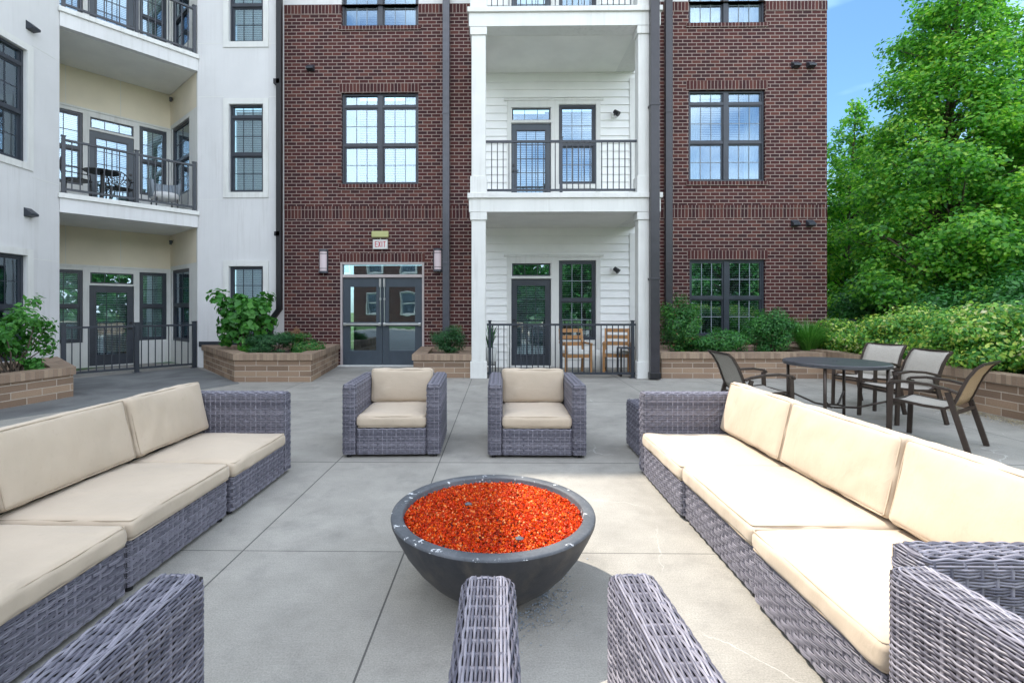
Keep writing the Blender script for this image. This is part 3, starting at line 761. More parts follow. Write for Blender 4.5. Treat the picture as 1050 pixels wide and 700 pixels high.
# recess of the balcony bay
D_ = 1.9; Lc = 2.39
back = Frame(C1 + Vector((-cdir.y, cdir.x)) * D_, cdir)
ret = Frame(C2 + Vector((-cdir.y, cdir.x)) * D_, Vector((cdir.y, -cdir.x)))     # right return wall, from the back to the front
def bk(px0, px1, y0, y1): return back.rect(px0, px1, y0, y1)
for lv in range(3):
    z = FL[lv]
    A = bk(45, 85, 276, 352); Dr = bk(91.5, 137.5, 293, 375); Tr = bk(92.5, 137, 280, 291); B = bk(143, 171, 279.5, 348.5)
    up = lambda r, dz: (r[0], r[1], r[2] + dz, r[3] + dz)
    A, Dr, Tr, B = up(A, z), (Dr[0], Dr[1], z + .02, Dr[3] + z), up(Tr, z), up(B, z)
    Rw = ret.rect(176.5, 194, 276, 350); Rw = up(Rw, z)
    b = MB(back.m); zc = Tr[3] + .14; ztop = z + 3.58 - .36
    wall_open(b, -1.5, Lc, z, zc, [A, Dr, Tr, B], rev=.1); b.build('bay_back_wall', M['trim'], ww)
    b = MB(back.m); b.quad((-1.5, 0, zc), (Lc, 0, zc), (Lc, 0, ztop + .3), (-1.5, 0, ztop + .3)); b.build('cream_band', M['cream'], ww)
    b = MB(back.m)
    for x in (.35, 1.35): b.box(x, x + .008, -.003, .003, zc, ztop + .2)
    b.box(-1.5, Lc, -.02, 0, zc - .02, zc + .02); b.build('band_trim', M['trim'], ww)
    b = MB(ret.m); wall_open(b, 0, D_, z, z + 3.58, [Rw], rev=.08); b.build('bay_side_wall', M['trim'], ww)
    b = MB(ret.m); b.quad((0, -.004, Rw[3] + .1), (D_ - .05, -.004, Rw[3] + .1), (D_ - .05, -.004, ztop), (0, -.004, ztop)); b.build('cream_band', M['cream'], ww)
    window(back, A, ww, cols=2, rows=2, muntin='frame', blind=.96, slatang=1.0, y=.03)
    window(back, B, ww, cols=2, rows=2, muntin='frame', blind=.96, slatang=1.0, y=.03)
    window(ret, Rw, ww, cols=2, rows=2, muntin='frame', blind=.0, y=.02, units=1)
    glazed_door(back, Dr, ww, mat=('frame' if lv == 0 else 'bluegrey'), tr=Tr, cols=3, rows=5, blind=1, y=.03, handle_left=False)
    # left side wall of the recess
    # balcony slab
    if lv > 0:
        b = MB(CHF.m); b.box(-.02, Lc + .02, -.07, D_ - .002, z - .095, z); b.build('balcony_slab', M['trim'], ww, bevel=.006)
        b = MB(CHF.m); b.box(.001, Lc - .001, -.03, D_ - .003, z - .37, z - .096); b.build('balcony_beam', M['stucco'], ww)
        b = MB(CHF.m); b.box(.02, Lc - .02, .12, D_ - .01, z - .376, z - .3705); b.build('soffit', M['soffit'], ww)
b = MB(CHF.m); b.box(.001, Lc - .001, -.03, D_, 10.37, 10.74); b.build('balcony_beam', M['stucco'], ww)
b = MB(CHF.m); b.quad((0, 0, 10.74), (Lc, 0, 10.74), (Lc, 0, BT), (0, 0, BT)); b.build('parapet', M['stucco'], ww)
b = MB(); e_ = C1 + wdir * 14; b.quad((C1.x, C1.y, 10.9), (e_.x, e_.y, 10.9), (e_.x, e_.y, WT), (C1.x, C1.y, WT)); b.build('upper_wall', M['stucco'], ww)  # unseen setback wall, added to keep the wing's shadow edge straight
b = MB(); b.quad((-9.4, 11.6, 10.9), (bx0, 11.6, 10.9), (bx0, 11.6, 16.35), (-9.4, 11.6, 16.35)); b.build('upper_wall', M['stucco'], bb)  # unseen wall added above the low bay, shading the patio
b = MB(); b.prism([(C1.x, C1.y), (C2.x, C2.y), (C2.x + fu1, C2.y), (C2.x + fu1, 11.7), (-9.4, 11.7)], BT - .01, BT + .1); b.build('lower_roof', M['soffit'], ww)  # unseen cap of the bay, lowered to keep its slanted shadow away
# side of recess next to the wing wall, roof
lf = Frame(C1, Vector((-cdir.y, cdir.x)))
b = MB(lf.m); b.quad((0, 0, 0), (D_, 0, 0), (D_, 0, WT), (0, 0, WT)); b.build('bay_side_wall', M['stucco'], ww)
rp = [(W0.x, W0.y), (C1.x, C1.y), (e_.x, e_.y), (-20, 23), (-20, W0.y)]
b = MB(); b.prism(rp, WT, WT + .25); b.build('roof', M['soffit'], ww)  # unseen wing roof, its edge shaped to cast the shadow line
b = MB(); b.quad((W0.x, W0.y, 0), (-20, W0.y, 0), (-20, W0.y, WT), (W0.x, W0.y, WT)); b.build('end_wall', M['stucco'], ww)
for (px, py) in ((30.5, 27.5), (28.5, 218)): vent(WNG, px, py, ww, .16)
# floor of the ground patio bay
def chp(u, v): 
    p = CHF.m @ Vector((u, v, 0)); return (p.x, p.y)
r1 = railing('patio_railing', chp(.06, .02), chp(Lc - .06, .02), 0, None, posts=(0, .52, 1), npk=18, h=.98, label='charcoal metal railing across the ground floor bay of the pale wing', postw=.075)
for lv in (1, 2): railing('balcony_railing', chp(.06, .02), chp(Lc - .06, .02), FL[lv], ww, posts=(0, .52, 1), npk=18, postw=.06)
# downspout at the corner between pale wall and brick
yd = 11.02; xd = PX(286.5, yd); xd2 = PX(277, yd)
s = MB(); s.bar((xd, yd, 1.32), (xd, yd, 16.3), .115, .10, up=(0, 1, 0)); s.bar((xd, yd, 1.34), (xd2, yd, 1.05), .10, .10, up=(0, 1, 0)); s.bar((xd2, yd, 1.07), (xd2, yd, .3), .11, .10, up=(0, 1, 0))
s.box(xd - .10, xd + .02, yd - .05, yd + .06, 3.0, 3.1); s.box(xd - .12, xd + .02, yd - .05, yd + .06, 6.45, 6.56)
s.build('downspout', M['black'], ww)

# ------------------------------------------------------------------ building and trees across the lawn, seen in the glass
ob = thing('apartment_building', 'red brick building with white windows reflected in the entrance doors', 'building', (-11, -19, 0))
OPP = Frame((-3, -16), (-1, 0))
ow = MB(OPP.m); ops = []
for i in range(7):
    for k in range(3): ops.append((1.0 + i * 2.7, 2.2 + i * 2.7, .9 + k * 3.3, 2.6 + k * 3.3))
wall_open(ow, 0, 20, 0, 10, ops); ow.quad((0, 0, 0), (0, 0, 10), (0, 8, 10), (0, 8, 0)); ow.build('brick_wall', M['brick'], ob)
for o_ in ops: window(OPP, o_, ob, frame='trim', cols=2, rows=1, blind=.5, trim=.08)
MB(OPP.m).box(-.4, 20.4, -.4, 8, 10, 10.3).build('roof', M['soffit'], ob)
# ================================================================== FIXTURES
def wall_lamp(px0, px1, y0, y1, label):
    u0, u1, z0, z1 = BRK.rect(px0, px1, y0, y1); w = u1 - u0; uc = (u0 + u1) / 2
    t = thing('wall_lamp', label, 'wall lamp', (uc, 11.5, z0), 0, 'lamps beside the entrance')
    m = local(t); h = z1 - z0
    MB(m).box(-w / 2, w / 2, -.03, -.001, 0, h).build('backplate', M['charcoal'], t)
    def halfround(r, zz0, zz1, y0=-.031):
        b = MB(m); n = 14; pts = [(r * math.cos(math.pi + math.pi * i / n), y0 + .75 * r * math.sin(math.pi + math.pi * i / n)) for i in range(n + 1)]
        b.prism(pts, zz0, zz1); return b
    halfround(w * .40, .05, h - .05).build('lamp_shade', M['lampglass'], t, smooth=False)
    halfround(w * .5, 0, .048).build('end_cap', M['spout2'], t); halfround(w * .5, h - .048, h).build('end_cap', M['spout2'], t)
    b = MB(m)
    for z in (.10, h - .10 - .012): 
        bb_ = halfround(w * .43, z, z + .012); b.add([tuple(m.inverted() @ v) for v in bb_.v], bb_.f)
    b.build('band', M['spout2'], t)
M['lampglass'] = plain('lamp_glass', (.42, .38, .42), .35, var=.04)
lk = M['lampglass'].node_tree.nodes['Principled BSDF']; lk.inputs['Emission Color'].default_value = (1, .80, .80, 1); lk.inputs['Emission Strength'].default_value = .06
wall_lamp(327.5, 336.5, 256, 280, 'slim half round wall lamp left of the entrance doors')
wall_lamp(444.5, 453.5, 255, 278.5, 'slim half round wall lamp right of the entrance doors, by the downspout')
# exit sign with the yellowed emergency lamp above
u0, u1, z0, z1 = BRK.rect(382.8, 397.8, 245.8, 255.6)
t = thing('exit_sign', 'small white exit sign with red letters above the double doors', 'exit sign', ((u0 + u1) / 2, 11.5, z0))
m = local(t); w = u1 - u0; h = z1 - z0
MB(m).box(-w / 2, w / 2, -.055, -.002, 0, h).build('sign_box', M['trim'], t, bevel=.008)
M['redletter'] = plain('red_letter', (.55, .03, .06), .5)
M['greyletter'] = plain('grey_letter', (.45, .43, .42), .5)
def letters(mb, x, z, cw, ch, s, which):
    y0, y1 = -.060, -.0555
    if which == 'E':
        mb.box(x, x + s, y0, y1, z, z + ch)
        for q in (z, z + ch / 2 - s / 2, z + ch - s): mb.box(x + s, x + cw, y0, y1, q, q + s)
    if which == 'X':
        mb.bar((x + s / 2, -.0578, z), (x + cw - s / 2, -.0578, z + ch), s, .0044, up=(0, 1, 0)); mb.bar((x + s / 2, -.0585, z + ch), (x + cw - s / 2, -.0585, z), s, .0044, up=(0, 1, 0))
    if which == 'I': mb.box(x + cw / 2 - s / 2, x + cw / 2 + s / 2, y0, y1, z, z + ch)
    if which == 'T':
        mb.box(x + cw / 2 - s / 2, x + cw / 2 + s / 2, y0, y1, z, z + ch - s); mb.box(x, x + cw, y0, y1, z + ch - s, z + ch)
b = MB(m); cw = w * .17; x = -w * .34
for ch_, wd in (('E', cw), ('X', cw), ('I', cw * .55), ('T', cw)):
    letters(b, x, h * .2, wd, h * .6, .014, ch_); x += wd + .014
b.build('lettering', M['redletter'], t)
u0, u1, z0, z1 = BRK.rect(381.8, 399, 237.4, 244)
M['yellowplastic'] = plain('yellowed_plastic', (.46, .46, .20), .4, var=.05)
t = thing('emergency_light', 'yellowed plastic emergency light just above the exit sign', 'emergency light', ((u0 + u1) / 2, 11.5, z0))
m = local(t); w = u1 - u0; h = z1 - z0
MB(m).box(-w / 2, w / 2, -.10, -.002, 0, h).build('housing', M['yellowplastic'], t, bevel=.025, seg=3)
MB(m).tube([(0, -.03, -.035), (0, -.03, 0)], .012, 8).build('stem', M['trim'], t)
# black spot lights on the siding
for lv, lab in ((0, 'small black cylinder spotlight on the white siding of the ground floor bay'), (1, 'small black cylinder spotlight on the white siding of the upper balcony')):
    u, z = SID.at(629.5, 277.5); z += FL[lv]
    t = thing('spotlight', lab, 'spotlight', (u, 11.28, z), 0, 'spotlights on the siding'); m = local(t)
    MB(m).box(-.07, .07, -.03, -.002, -.07, .07).build('backplate', M['siding'], t, bevel=.005)
    b = MB(m); b.tube([(0, -.03, 0), (.0, -.09, .0)], .02, 10); b.build('arm', M['black'], t)
    b = MB(m); b.tube([(-.02, -.10, .05), (.07, -.15, -.04)], [.045, .06], 14); b.build('lamp_head', M['black'], t)
# string of small white lights and hooks on the pale bay: camera at the corner of the recess
for lv in (0, 1):
    p = ret.m @ Vector((.25, -.06, FL[lv] + 2.98))
    t = thing('security_camera', 'tiny dark dome fitting under the soffit in the %s bay of the pale wing' % ('ground floor' if lv == 0 else 'upper balcony'), 'security camera', p, 0, 'fittings under the soffits'); m = local(t)
    b = MB(m); b.tube([(0, 0, .08), (0, 0, .02)], .04, 12); b.tube([(0, 0, .02), (.0, -.02, -.02)], .028, 12); b.build('housing', M['spout2'], t)

# ================================================================== PLANTERS
def planter(label, poly, ztop, cap=.115, capw=.28, name='brick_planter', open_edges=()):
    cx = sum(p[0] for p in poly) / len(poly); cy = sum(p[1] for p in poly) / len(poly)
    t = thing(name, label, 'planter', (cx, cy, 0))
    n = len(poly); P = [Vector(p) for p in poly]
    def offset(dst):                # inward offset of a counter-clockwise polygon
        out = []
        for i in range(n):
            a, b, c = P[i - 1], P[i], P[(i + 1) % n]
            d1 = (b - a).normalized(); d2 = (c - b).normalized(); n1 = Vector((-d1.y, d1.x)); n2 = Vector((-d2.y, d2.x))
            k = (n1 + n2); k = k / max(.3, k.dot(n1)); out.append(b + k * dst)
        return out
    inn = offset(capw - .03); outc = offset(-.03)
    w = MB(); zc = ztop - cap
    def ring(mb, A, B, z0, z1):
        d = 0
        for i in range(n):
            j = (i + 1) % n; l = (A[j] - A[i]).length
            a, b, ai, bi = A[i], A[j], B[i], B[j]
            mb.add([(a.x, a.y, z0), (b.x, b.y, z0), (b.x, b.y, z1), (a.x, a.y, z1)], [(0, 1, 2, 3)], [[(d, z0), (d + l, z0), (d + l, z1), (d, z1)]])
            mb.add([(a.x, a.y, z1), (b.x, b.y, z1), (bi.x, bi.y, z1), (ai.x, ai.y, z1)], [(0, 1, 2, 3)], [[(d, z1), (d + l, z1), (d + l, z1 + capw), (d, z1 + capw)]])
            mb.add([(ai.x, ai.y, z0), (ai.x, ai.y, z1), (bi.x, bi.y, z1), (bi.x, bi.y, z0)], [(0, 1, 2, 3)], [[(d, z0), (d, z1), (d + l, z1), (d + l, z0)]])
            mb.add([(a.x, a.y, z0), (ai.x, ai.y, z0), (bi.x, bi.y, z0), (b.x, b.y, z0)], [(0, 1, 2, 3)], [[(d, 0), (d, .1), (d + l, .1), (d + l, 0)]])
            d += l
    ring(w, P, inn, 0.001, zc); w.build('wall', M['block'], t)
    c = MB(); ring(c, outc, inn, zc + .001, ztop); c.build('cap', M['capbrick'], t, bevel=.008)
    s = MB(); s.prism([(p.x, p.y) for p in inn], .05, ztop - .10); s.build('soil', M['soil'], t)
    return t
P_oct = [gpt(240.3, 391.7)[:2], gpt(318.8, 391.7)[:2], (-3.80, 11.48), (-6.2, 11.46), (-6.2, 11.08), (-6.85, 11.06)]
P_oct = [tuple(P_oct[0]), tuple(P_oct[1]), (-3.80, 11.47), (-5.02, 11.47), (-5.04, 11.05), (-6.76, 11.05)]
planter('tan brick planter with slanted ends left of the entrance doors', P_oct, .52)
Yp = 9.5
planter('small tan brick planter between the entrance doors and the white column', [(PX(424, Yp), Yp), (PX(482.3, Yp), Yp), (PX(482.3, Yp) - .0, 11.45), (PX(432, 11.3), 11.45)], .46)
planter('long tan brick planter under the ground floor window on the right', [(PX(678.5, Yp), Yp), (6.26, Yp), (6.26, 11.45), (PX(678.5, Yp), 11.45)], .50)
planter('tan brick planter wall running towards the camera under the flowering hedge', [(6.33, 1.0), (9.2, 1.0), (9.2, 11.45), (6.33, 11.45)], .53)
planter('tan brick planter with bushy shrubs in front of the pale wing', [(-7.0, 3.0), (-6.84, 5.6), (-6.56, 7.42), (-8.25, 8.95), (-8.12, 3.0)], .46)

# ================================================================== WICKER
def weave_mesh(V, F, MI, x0, x1, y0, y1, z0, z1, r=.028, pitch=.0082, rib=.042, amp=.0038, sr=.0033, top=True, rc=.03, grp=3):
    vb = [0]
    def emit(P, Nrm, B, closed, rad, mi):        # half-round strand along P, outward Nrm, cross direction B
        n = len(P); offs = ((-.3, -1.0), (.75, -.62), (.75, .62), (-.3, 1.0))
        base = sum(len(v) for v in V)
        vs = np.stack([P + Nrm * (a * rad) + B * (b * rad) for a, b in offs], 1).reshape(-1, 3)
        V.append(vs); i = np.arange(n if closed else n - 1); j = (i + 1) % n
        for k in range(3):
            f = np.stack([base + i * 4 + k, base + j * 4 + k, base + j * 4 + k + 1, base + i * 4 + k + 1], 1); F.append(f); MI.append(np.full(len(f), mi))
    a0, a1, b0, b1 = x0 + rc, x1 - rc, y0 + rc, y1 - rc
    segs = []                                   # rounded rectangle parameterised by length
    lx, ly, la = a1 - a0, b1 - b0, rc * math.pi / 2
    per = 2 * (lx + ly) + 4 * la
    nr = max(4, int(round(per / rib / 2)) * 2); ns = nr * 4
    def loop(s):
        s = s % per
        if s < lx: return (a0 + s, y0), (0, -1)
        s -= lx
        if s < la: t = s / rc; return (a1 + rc * math.sin(t), b0 - rc * math.cos(t)), (math.sin(t), -math.cos(t))
        s -= la
        if s < ly: return (x1, b0 + s), (1, 0)
        s -= ly
        if s < la: t = s / rc; return (a1 + rc * math.cos(t), b1 + rc * math.sin(t)), (math.cos(t), math.sin(t))
        s -= la
        if s < lx: return (a1 - s, y1), (0, 1)
        s -= lx
        if s < la: t = s / rc; return (a0 - rc * math.sin(t), b1 + rc * math.cos(t)), (-math.sin(t), math.cos(t))
        s -= la
        if s < ly: return (x0, b1 - s), (-1, 0)
        s -= ly; t = s / rc; return (a0 - rc * math.cos(t), b0 - rc * math.sin(t)), (-math.cos(t), -math.sin(t))
    LP = [loop(i * per / ns) for i in range(ns)]
    p2 = np.array([p for p, _ in LP]); n2 = np.array([n for _, n in LP])
    ks = np.arange(ns)
    zt = z1 - r if top else z1
    nrow = max(1, int(round((zt - z0) / pitch))); row = 0
    for q in range(nrow):
        z = z0 + (q + .5) * (zt - z0) / nrow; d = amp * np.cos(np.pi * ks / 4 + np.pi * (row // grp))
        jit = RNG.normal(0, .0006, ns); 
        P = np.column_stack([p2 + n2 * d[:, None], np.full(ns, z) + jit]); Nn = np.column_stack([n2, np.zeros(ns)])
        emit(P, Nn, np.tile((0., 0., 1.), (ns, 1)), True, sr, 0); row += 1
    if top:
        m = max(2, int(round(r * math.pi / 2 / pitch)))
        for q in range(m):
            th = (q + .5) / m * math.pi / 2; d = amp * np.cos(np.pi * ks / 4 + np.pi * (row // grp))
            ct, st = math.cos(th), math.sin(th)
            base = p2 - n2 * (r * (1 - ct)); Nn = np.column_stack([n2 * ct, np.full(ns, st)])
            P = np.column_stack([base, np.full(ns, zt + r * st)]) + Nn * d[:, None]
            emit(P, Nn, np.column_stack([-n2 * st, np.full(ns, ct)]), True, sr, 0); row += 1
        # flat top: strands along the long side
        longx = (x1 - x0) > (y1 - y0)
        l0, l1, w0, w1 = (x0, x1, y0, y1) if longx else (y0, y1, x0, x1)
        l0 += r * .7; l1 -= r * .7; w0 += r; w1 -= r
        if w1 - w0 > .01:
            nw = max(1, int(round((w1 - w0) / pitch))); nl = max(2, int(round((l1 - l0) / rib))) * 4
            t = np.linspace(l0, l1, nl + 1)
            for q in range(nw):
                wv = w0 + (q + .5) * (w1 - w0) / nw; d = amp * np.cos(np.pi * np.arange(nl + 1) / 4 + np.pi * q)
                c = [None, None, z1 + d]; c[0 if longx else 1] = t; c[1 if longx else 0] = np.full(nl + 1, wv)
                P = np.column_stack(c); Bv = (0., 1., 0.) if longx else (1., 0., 0.)
                emit(P, np.tile((0., 0., 1.), (nl + 1, 1)), np.tile(Bv, (nl + 1, 1)), False, sr, 0)
            for i in range(0, nl + 1, 4):       # cross ribs on the top
                tt = np.array([w0 - r * .3, w1 + r * .3]); c = [None, None, np.full(2, z1 - .0045)]
                c[0 if longx else 1] = np.full(2, t[i]); c[1 if longx else 0] = tt
                P = np.column_stack(c); Bv = (1., 0., 0.) if longx else (0., 1., 0.)
                emit(P, np.tile((0., 0., 1.), (2, 1)), np.tile(Bv, (2, 1)), False, .0055, 0)
    for i in range(0, ns, 4):                    # upright ribs
        pts = [(z0, 0, 1, 0)]
        zs_ = [(z0, 1., 0.), (zt, 1., 0.)] + ([(zt + r * .7, .7, .7)] if top else [])
        P = []; Nn = []
        for (z, c_, s_) in zs_:
            ins = 0 if c_ == 1. else r * (1 - c_); q = p2[i] - n2[i] * (ins + .003); P.append((q[0], q[1], z)); Nn.append((n2[i][0] * c_, n2[i][1] * c_, s_))
        P = np.array(P); Nn = np.array(Nn); tdir = np.array((-n2[i][1], n2[i][0], 0.))
        emit(P, Nn, np.tile(tdir, (len(P), 1)), False, .0055, 0)
    # dark core
    e = .007; base = sum(len(v) for v in V)
    bx = np.array([(x, y, z) for z in (z0 + .002, z1 - (e + .003 if top else 0)) for x, y in ((x0 + e, y0 + e), (x1 - e, y0 + e), (x1 - e, y1 - e), (x0 + e, y1 - e))]); V.append(bx)
    f = np.array([(0, 3, 2, 1), (4, 5, 6, 7), (0, 1, 5, 4), (1, 2, 6, 5), (2, 3, 7, 6), (3, 0, 4, 7)]) + base; F.append(f); MI.append(np.full(6, 1))
def wicker_part(name, parent, *a, **kw):
    V, F, MI = [], [], []; weave_mesh(V, F, MI, *a, **kw)
    me_v = np.concatenate(V); me = np_mesh(name, me_v, np.concatenate(F), [M['wicker'], M['wickercore']], None, True, np.concatenate(MI))
    me.parent = parent
    return me
def feet(parent, pts, h=.03):
    for x, y in pts:
        o = MB().tube([(x, y, 0), (x, y, h)], .02, 10).build('foot', M['black'], None); o.parent = parent
def cushion(name, parent, x0, x1, y0, y1, z0, z1, puff=.02, er=.035, mat='cushion', rot=None, N=16, sag=0, seed=0):
    """box cushion with soft edges, a puffed face and piping; rot = (pivot, axis, angle) tilts it"""
    cx, cy, cz = (x0 + x1) / 2, (y0 + y1) / 2, (z0 + z1) / 2; h = ((x1 - x0) / 2, (y1 - y0) / 2, (z1 - z0) / 2)
    er = min(er, min(h) * .9)
    vs = {}; V = []; F = []
    def fall(t): return max(0.0, 1 - abs(t) ** 3.0)
    thin = h.index(min(h))
    def pt(p):
        q = [p[i] * h[i] for i in range(3)]; core = [max(-(h[i] - er), min(h[i] - er, q[i])) for i in range(3)]
        d = Vector([q[i] - core[i] for i in range(3)])
        if d.length > 1e-9: d = d.normalized() * er
        v = Vector(core) + d
        o = [i for i in range(3) if i != thin]
        fo = fall(p[o[0]]) * fall(p[o[1]])
        nn = noise.noise(Vector((v.x * 3.1 + seed, v.y * 3.1, v.z * 3 + seed * 2)))
        wr = noise.noise(Vector((v.x * 7 + seed * 2, v.y * 4, v.z * 7 + seed))) * noise.noise(Vector((v.x * 2 + seed, v.y * 11, v.z * 5)))
        v[thin] += (1 if p[thin] > 0 else -1) * abs(p[thin]) * (puff * fo + .009 * nn + .016 * wr)
        # side faces bulge and ripple a little
        for a in o:
            if abs(p[a]) > .999:
                rp = noise.noise(Vector((v.x * 11 + seed, v.y * 11, v.z * 9)))
                v[a] += (1 if p[a] > 0 else -1) * ((1 - p[thin] ** 2) * .006 + .008 * rp)
        return v
    T = None
    if rot: T = Matrix.Translation(rot[0]) @ Matrix.Rotation(rot[2], 4, rot[1]) @ Matrix.Translation(-Vector(rot[0]))
    def put(v):
        w = v + Vector((cx, cy, cz)); return T @ w if T else w
    def vid(k):
        if k not in vs: vs[k] = len(V); V.append(put(pt([2 * c / N - 1 for c in k])))
        return vs[k]
    for ax in range(3):
        o = [i for i in range(3) if i != ax]
        for side in (0, N):
            for i in range(N):
                for j in range(N):
                    ks = []
                    for di, dj in ((0, 0), (1, 0), (1, 1), (0, 1)):
                        k = [0, 0, 0]; k[ax] = side; k[o[0]] = i + di; k[o[1]] = j + dj; ks.append(vid(tuple(k)))
                    if (side == 0) ^ (ax == 1): ks.reverse()
                    F.append(ks)
    me = bpy.data.meshes.new(name); me.from_pydata(V, [], F); me.materials.append(M[mat]); me.polygons.foreach_set('use_smooth', [True] * len(F)); me.update()
    ob = link(name, me); ob.parent = parent
    # piping round both faces
    pm = MB(); o = [i for i in range(3) if i != thin]
    for sg in (-1, 1):
        L_ = []; hh = [h[i] for i in o]; rr = er * 1.0; k = er * .293
        a, b = hh[0] - k * .9, hh[1] - k * .9
        for (ca, cb, t0) in ((a - rr * .5, b - rr * .5, 0), (-(a - rr * .5), b - rr * .5, 90), (-(a - rr * .5), -(b - rr * .5), 180), (a - rr * .5, -(b - rr * .5), 270)):
            for t in (0, 30, 60, 90): L_.append((ca + rr * .5 * math.cos(R(t0 + t)), cb + rr * .5 * math.sin(R(t0 + t))))
        pts = []
        for i in range(len(L_)):
            p, q = L_[i], L_[(i + 1) % len(L_)]; m_ = 8 if (Vector(p) - Vector(q)).length > .1 else 1
            for u in range(m_):
                x = p[0] + (q[0] - p[0]) * u / m_; y = p[1] + (q[1] - p[1]) * u / m_
                v = Vector((0, 0, 0)); v[o[0]] = x; v[o[1]] = y; v[thin] = sg * (h[thin] - k)
                v += Vector((noise.noise(v * 6), noise.noise(v * 6 + Vector((5, 5, 5))), noise.noise(v * 6 + Vector((9, 1, 2))))) * .003
                pts.append(put(v))
        pm.tube(pts, .0036, 6, closed=True)
    pp = pm.build('piping', M['piping'], None, smooth=True); pp.parent = ob
    return ob
# --- wicker armchair, front at y=0, facing -y in its own axes
def armchair(label, loc, rz, group, **kw):
    t = thing('wicker_armchair', label, 'armchair', loc, rz, group)
    w, d, hgt, aw = .89, .86, .667, .125
    wicker_part('arm', t, -w / 2, -w / 2 + aw, 0, d, .03, hgt, **kw); wicker_part('arm', t, w / 2 - aw, w / 2, 0, d, .03, hgt, **kw)
    wicker_part('seat_base', t, -w / 2 + aw + .001, w / 2 - aw - .001, .004, d - .14, .03, .262, r=.012)
    wicker_part('backrest', t, -w / 2 + aw + .001, w / 2 - aw - .001, d - .13, d - .002, .03, hgt)
    cushion('seat_cushion', t, -w / 2 + aw + .004, w / 2 - aw - .004, .0, d - .17, .265, .385, puff=.018, er=.04)
    cushion('back_cushion', t, -w / 2 + aw + .006, w / 2 - aw - .006, d - .29, d - .15, .385, .722, puff=.02, er=.035, rot=(Vector((0, d - .15, .385)), 'X', R(-6)), seed=3, N=28)
    feet(t, [(-w / 2 + .05, .05), (w / 2 - .05, .05), (-w / 2 + .05, d - .05), (w / 2 - .05, d - .05)])
    return t
GA = 'wicker armchairs round the fire bowl'
c1 = armchair('wicker armchair with beige cushions in front of the entrance doors', ((-1.43 - .54) / 2, 4.43, 0), R(2.2), GA)
dup(c1, ((-.10 + .787) / 2, 4.42, 0), R(-.3), 'wicker armchair with beige cushions in front of the railed wooden chairs')
n1 = armchair('wicker armchair nearest the camera left of centre, one arm below the fire bowl', (-.432, 1.275, 0), R(180), GA, grp=1, sr=.0030, amp=.0030, pitch=.0078, rib=.040); n1.scale = (1.055, 1, 1); n1.scale = (1.055, 1, 1)
n2 = dup(n1, (.725, 1.315, 0), R(183.5), 'wicker armchair nearest the camera right of centre, beside the sunlit sofa'); n2.scale = (1, 1, 1)
for ch in n2.children:
    if ch.name.startswith('seat_cushion'): ch.location.y += .06
# --- sofas : modules along y
def sofa(label, side, mods, group):
    """side=-1: on the left, front facing +x; side=+1: on the right, front facing -x. x measured from the front edge outwards"""
    X0 = -1.745 if side < 0 else 1.168
    t = thing('wicker_sofa', label, 'sofa', (X0, 2.7, 0), 0, group)
    def sx(a, b): return (-b, -a) if side < 0 else (a, b)
    hgt, dep, aw = .667, .93, .13
    for i, (ya, yb, arm) in enumerate(mods):
        ya -= 2.7; yb -= 2.7
        s0, s1 = ya, yb
        if arm == 'far': s1 = yb - aw; wicker_part('arm', t, *sx(0, dep), s1 + .001, yb, .03, hgt)
        if arm == 'near': s0 = ya + aw; wicker_part('arm', t, *sx(0, dep), ya, s0 - .001, .03, hgt)
        j = (.0, .018, .0)[i % 3]
        wicker_part('seat_base', t, *sx(j, dep - .14), s0 + .001, s1 - .001, .03, .245, r=.012)
        wicker_part('backrest', t, *sx(dep - .13, dep), s0 + .001, s1 - .001, .03, hgt)
        c0, c1_ = sx(-.012 + j * .6, .70)
        cushion('seat_cushion', t, c0, c1_, s0 + .004, s1 - .004, .250, .352 + (.006 if i == 1 else 0), puff=.020, er=.030, seed=i * 3.7 + side, N=40)
        b0, b1 = sx(.605, .765)
        cushion('back_cushion', t, b0, b1, s0 + .006, s1 - .006, .352, .742, puff=.024, er=.028, rot=(Vector((sx(.77, .77)[0], 0, .372)), 'Y', R(-13 if side < 0 else 13)), seed=i * 5.1 + side * 2, N=40)
        feet(t, [(sx(.05, .05)[0], s0 + .05), (sx(.05, .05)[0], s1 - .05), (sx(dep - .05, dep)[0], s0 + .05), (sx(dep - .05, dep)[0], s1 - .05)])
    return t
sofa('long wicker sofa with beige cushions standing in the shade on the left', -1, [(3.165, 4.07, 'far'), (2.285, 3.145, ''), (1.34, 2.262, 'near')], 'long wicker sofas')
sofa('long wicker sofa with sunlit cream cushions on the right', 1, [(3.137, 4.10, 'far'), (2.274, 3.133, ''), (1.352, 2.268, 'near')], 'long wicker sofas')
t = thing('wicker_side_table', 'low dark wicker side table in the shade behind the far arm of the right sofa', 'side table', (1.47, 4.62, 0))
wicker_part('body', t, -.21, .24, -.2, .25, .03, .46); feet(t, [(-.15, -.15), (.18, -.15), (-.15, .18), (.18, .18)])

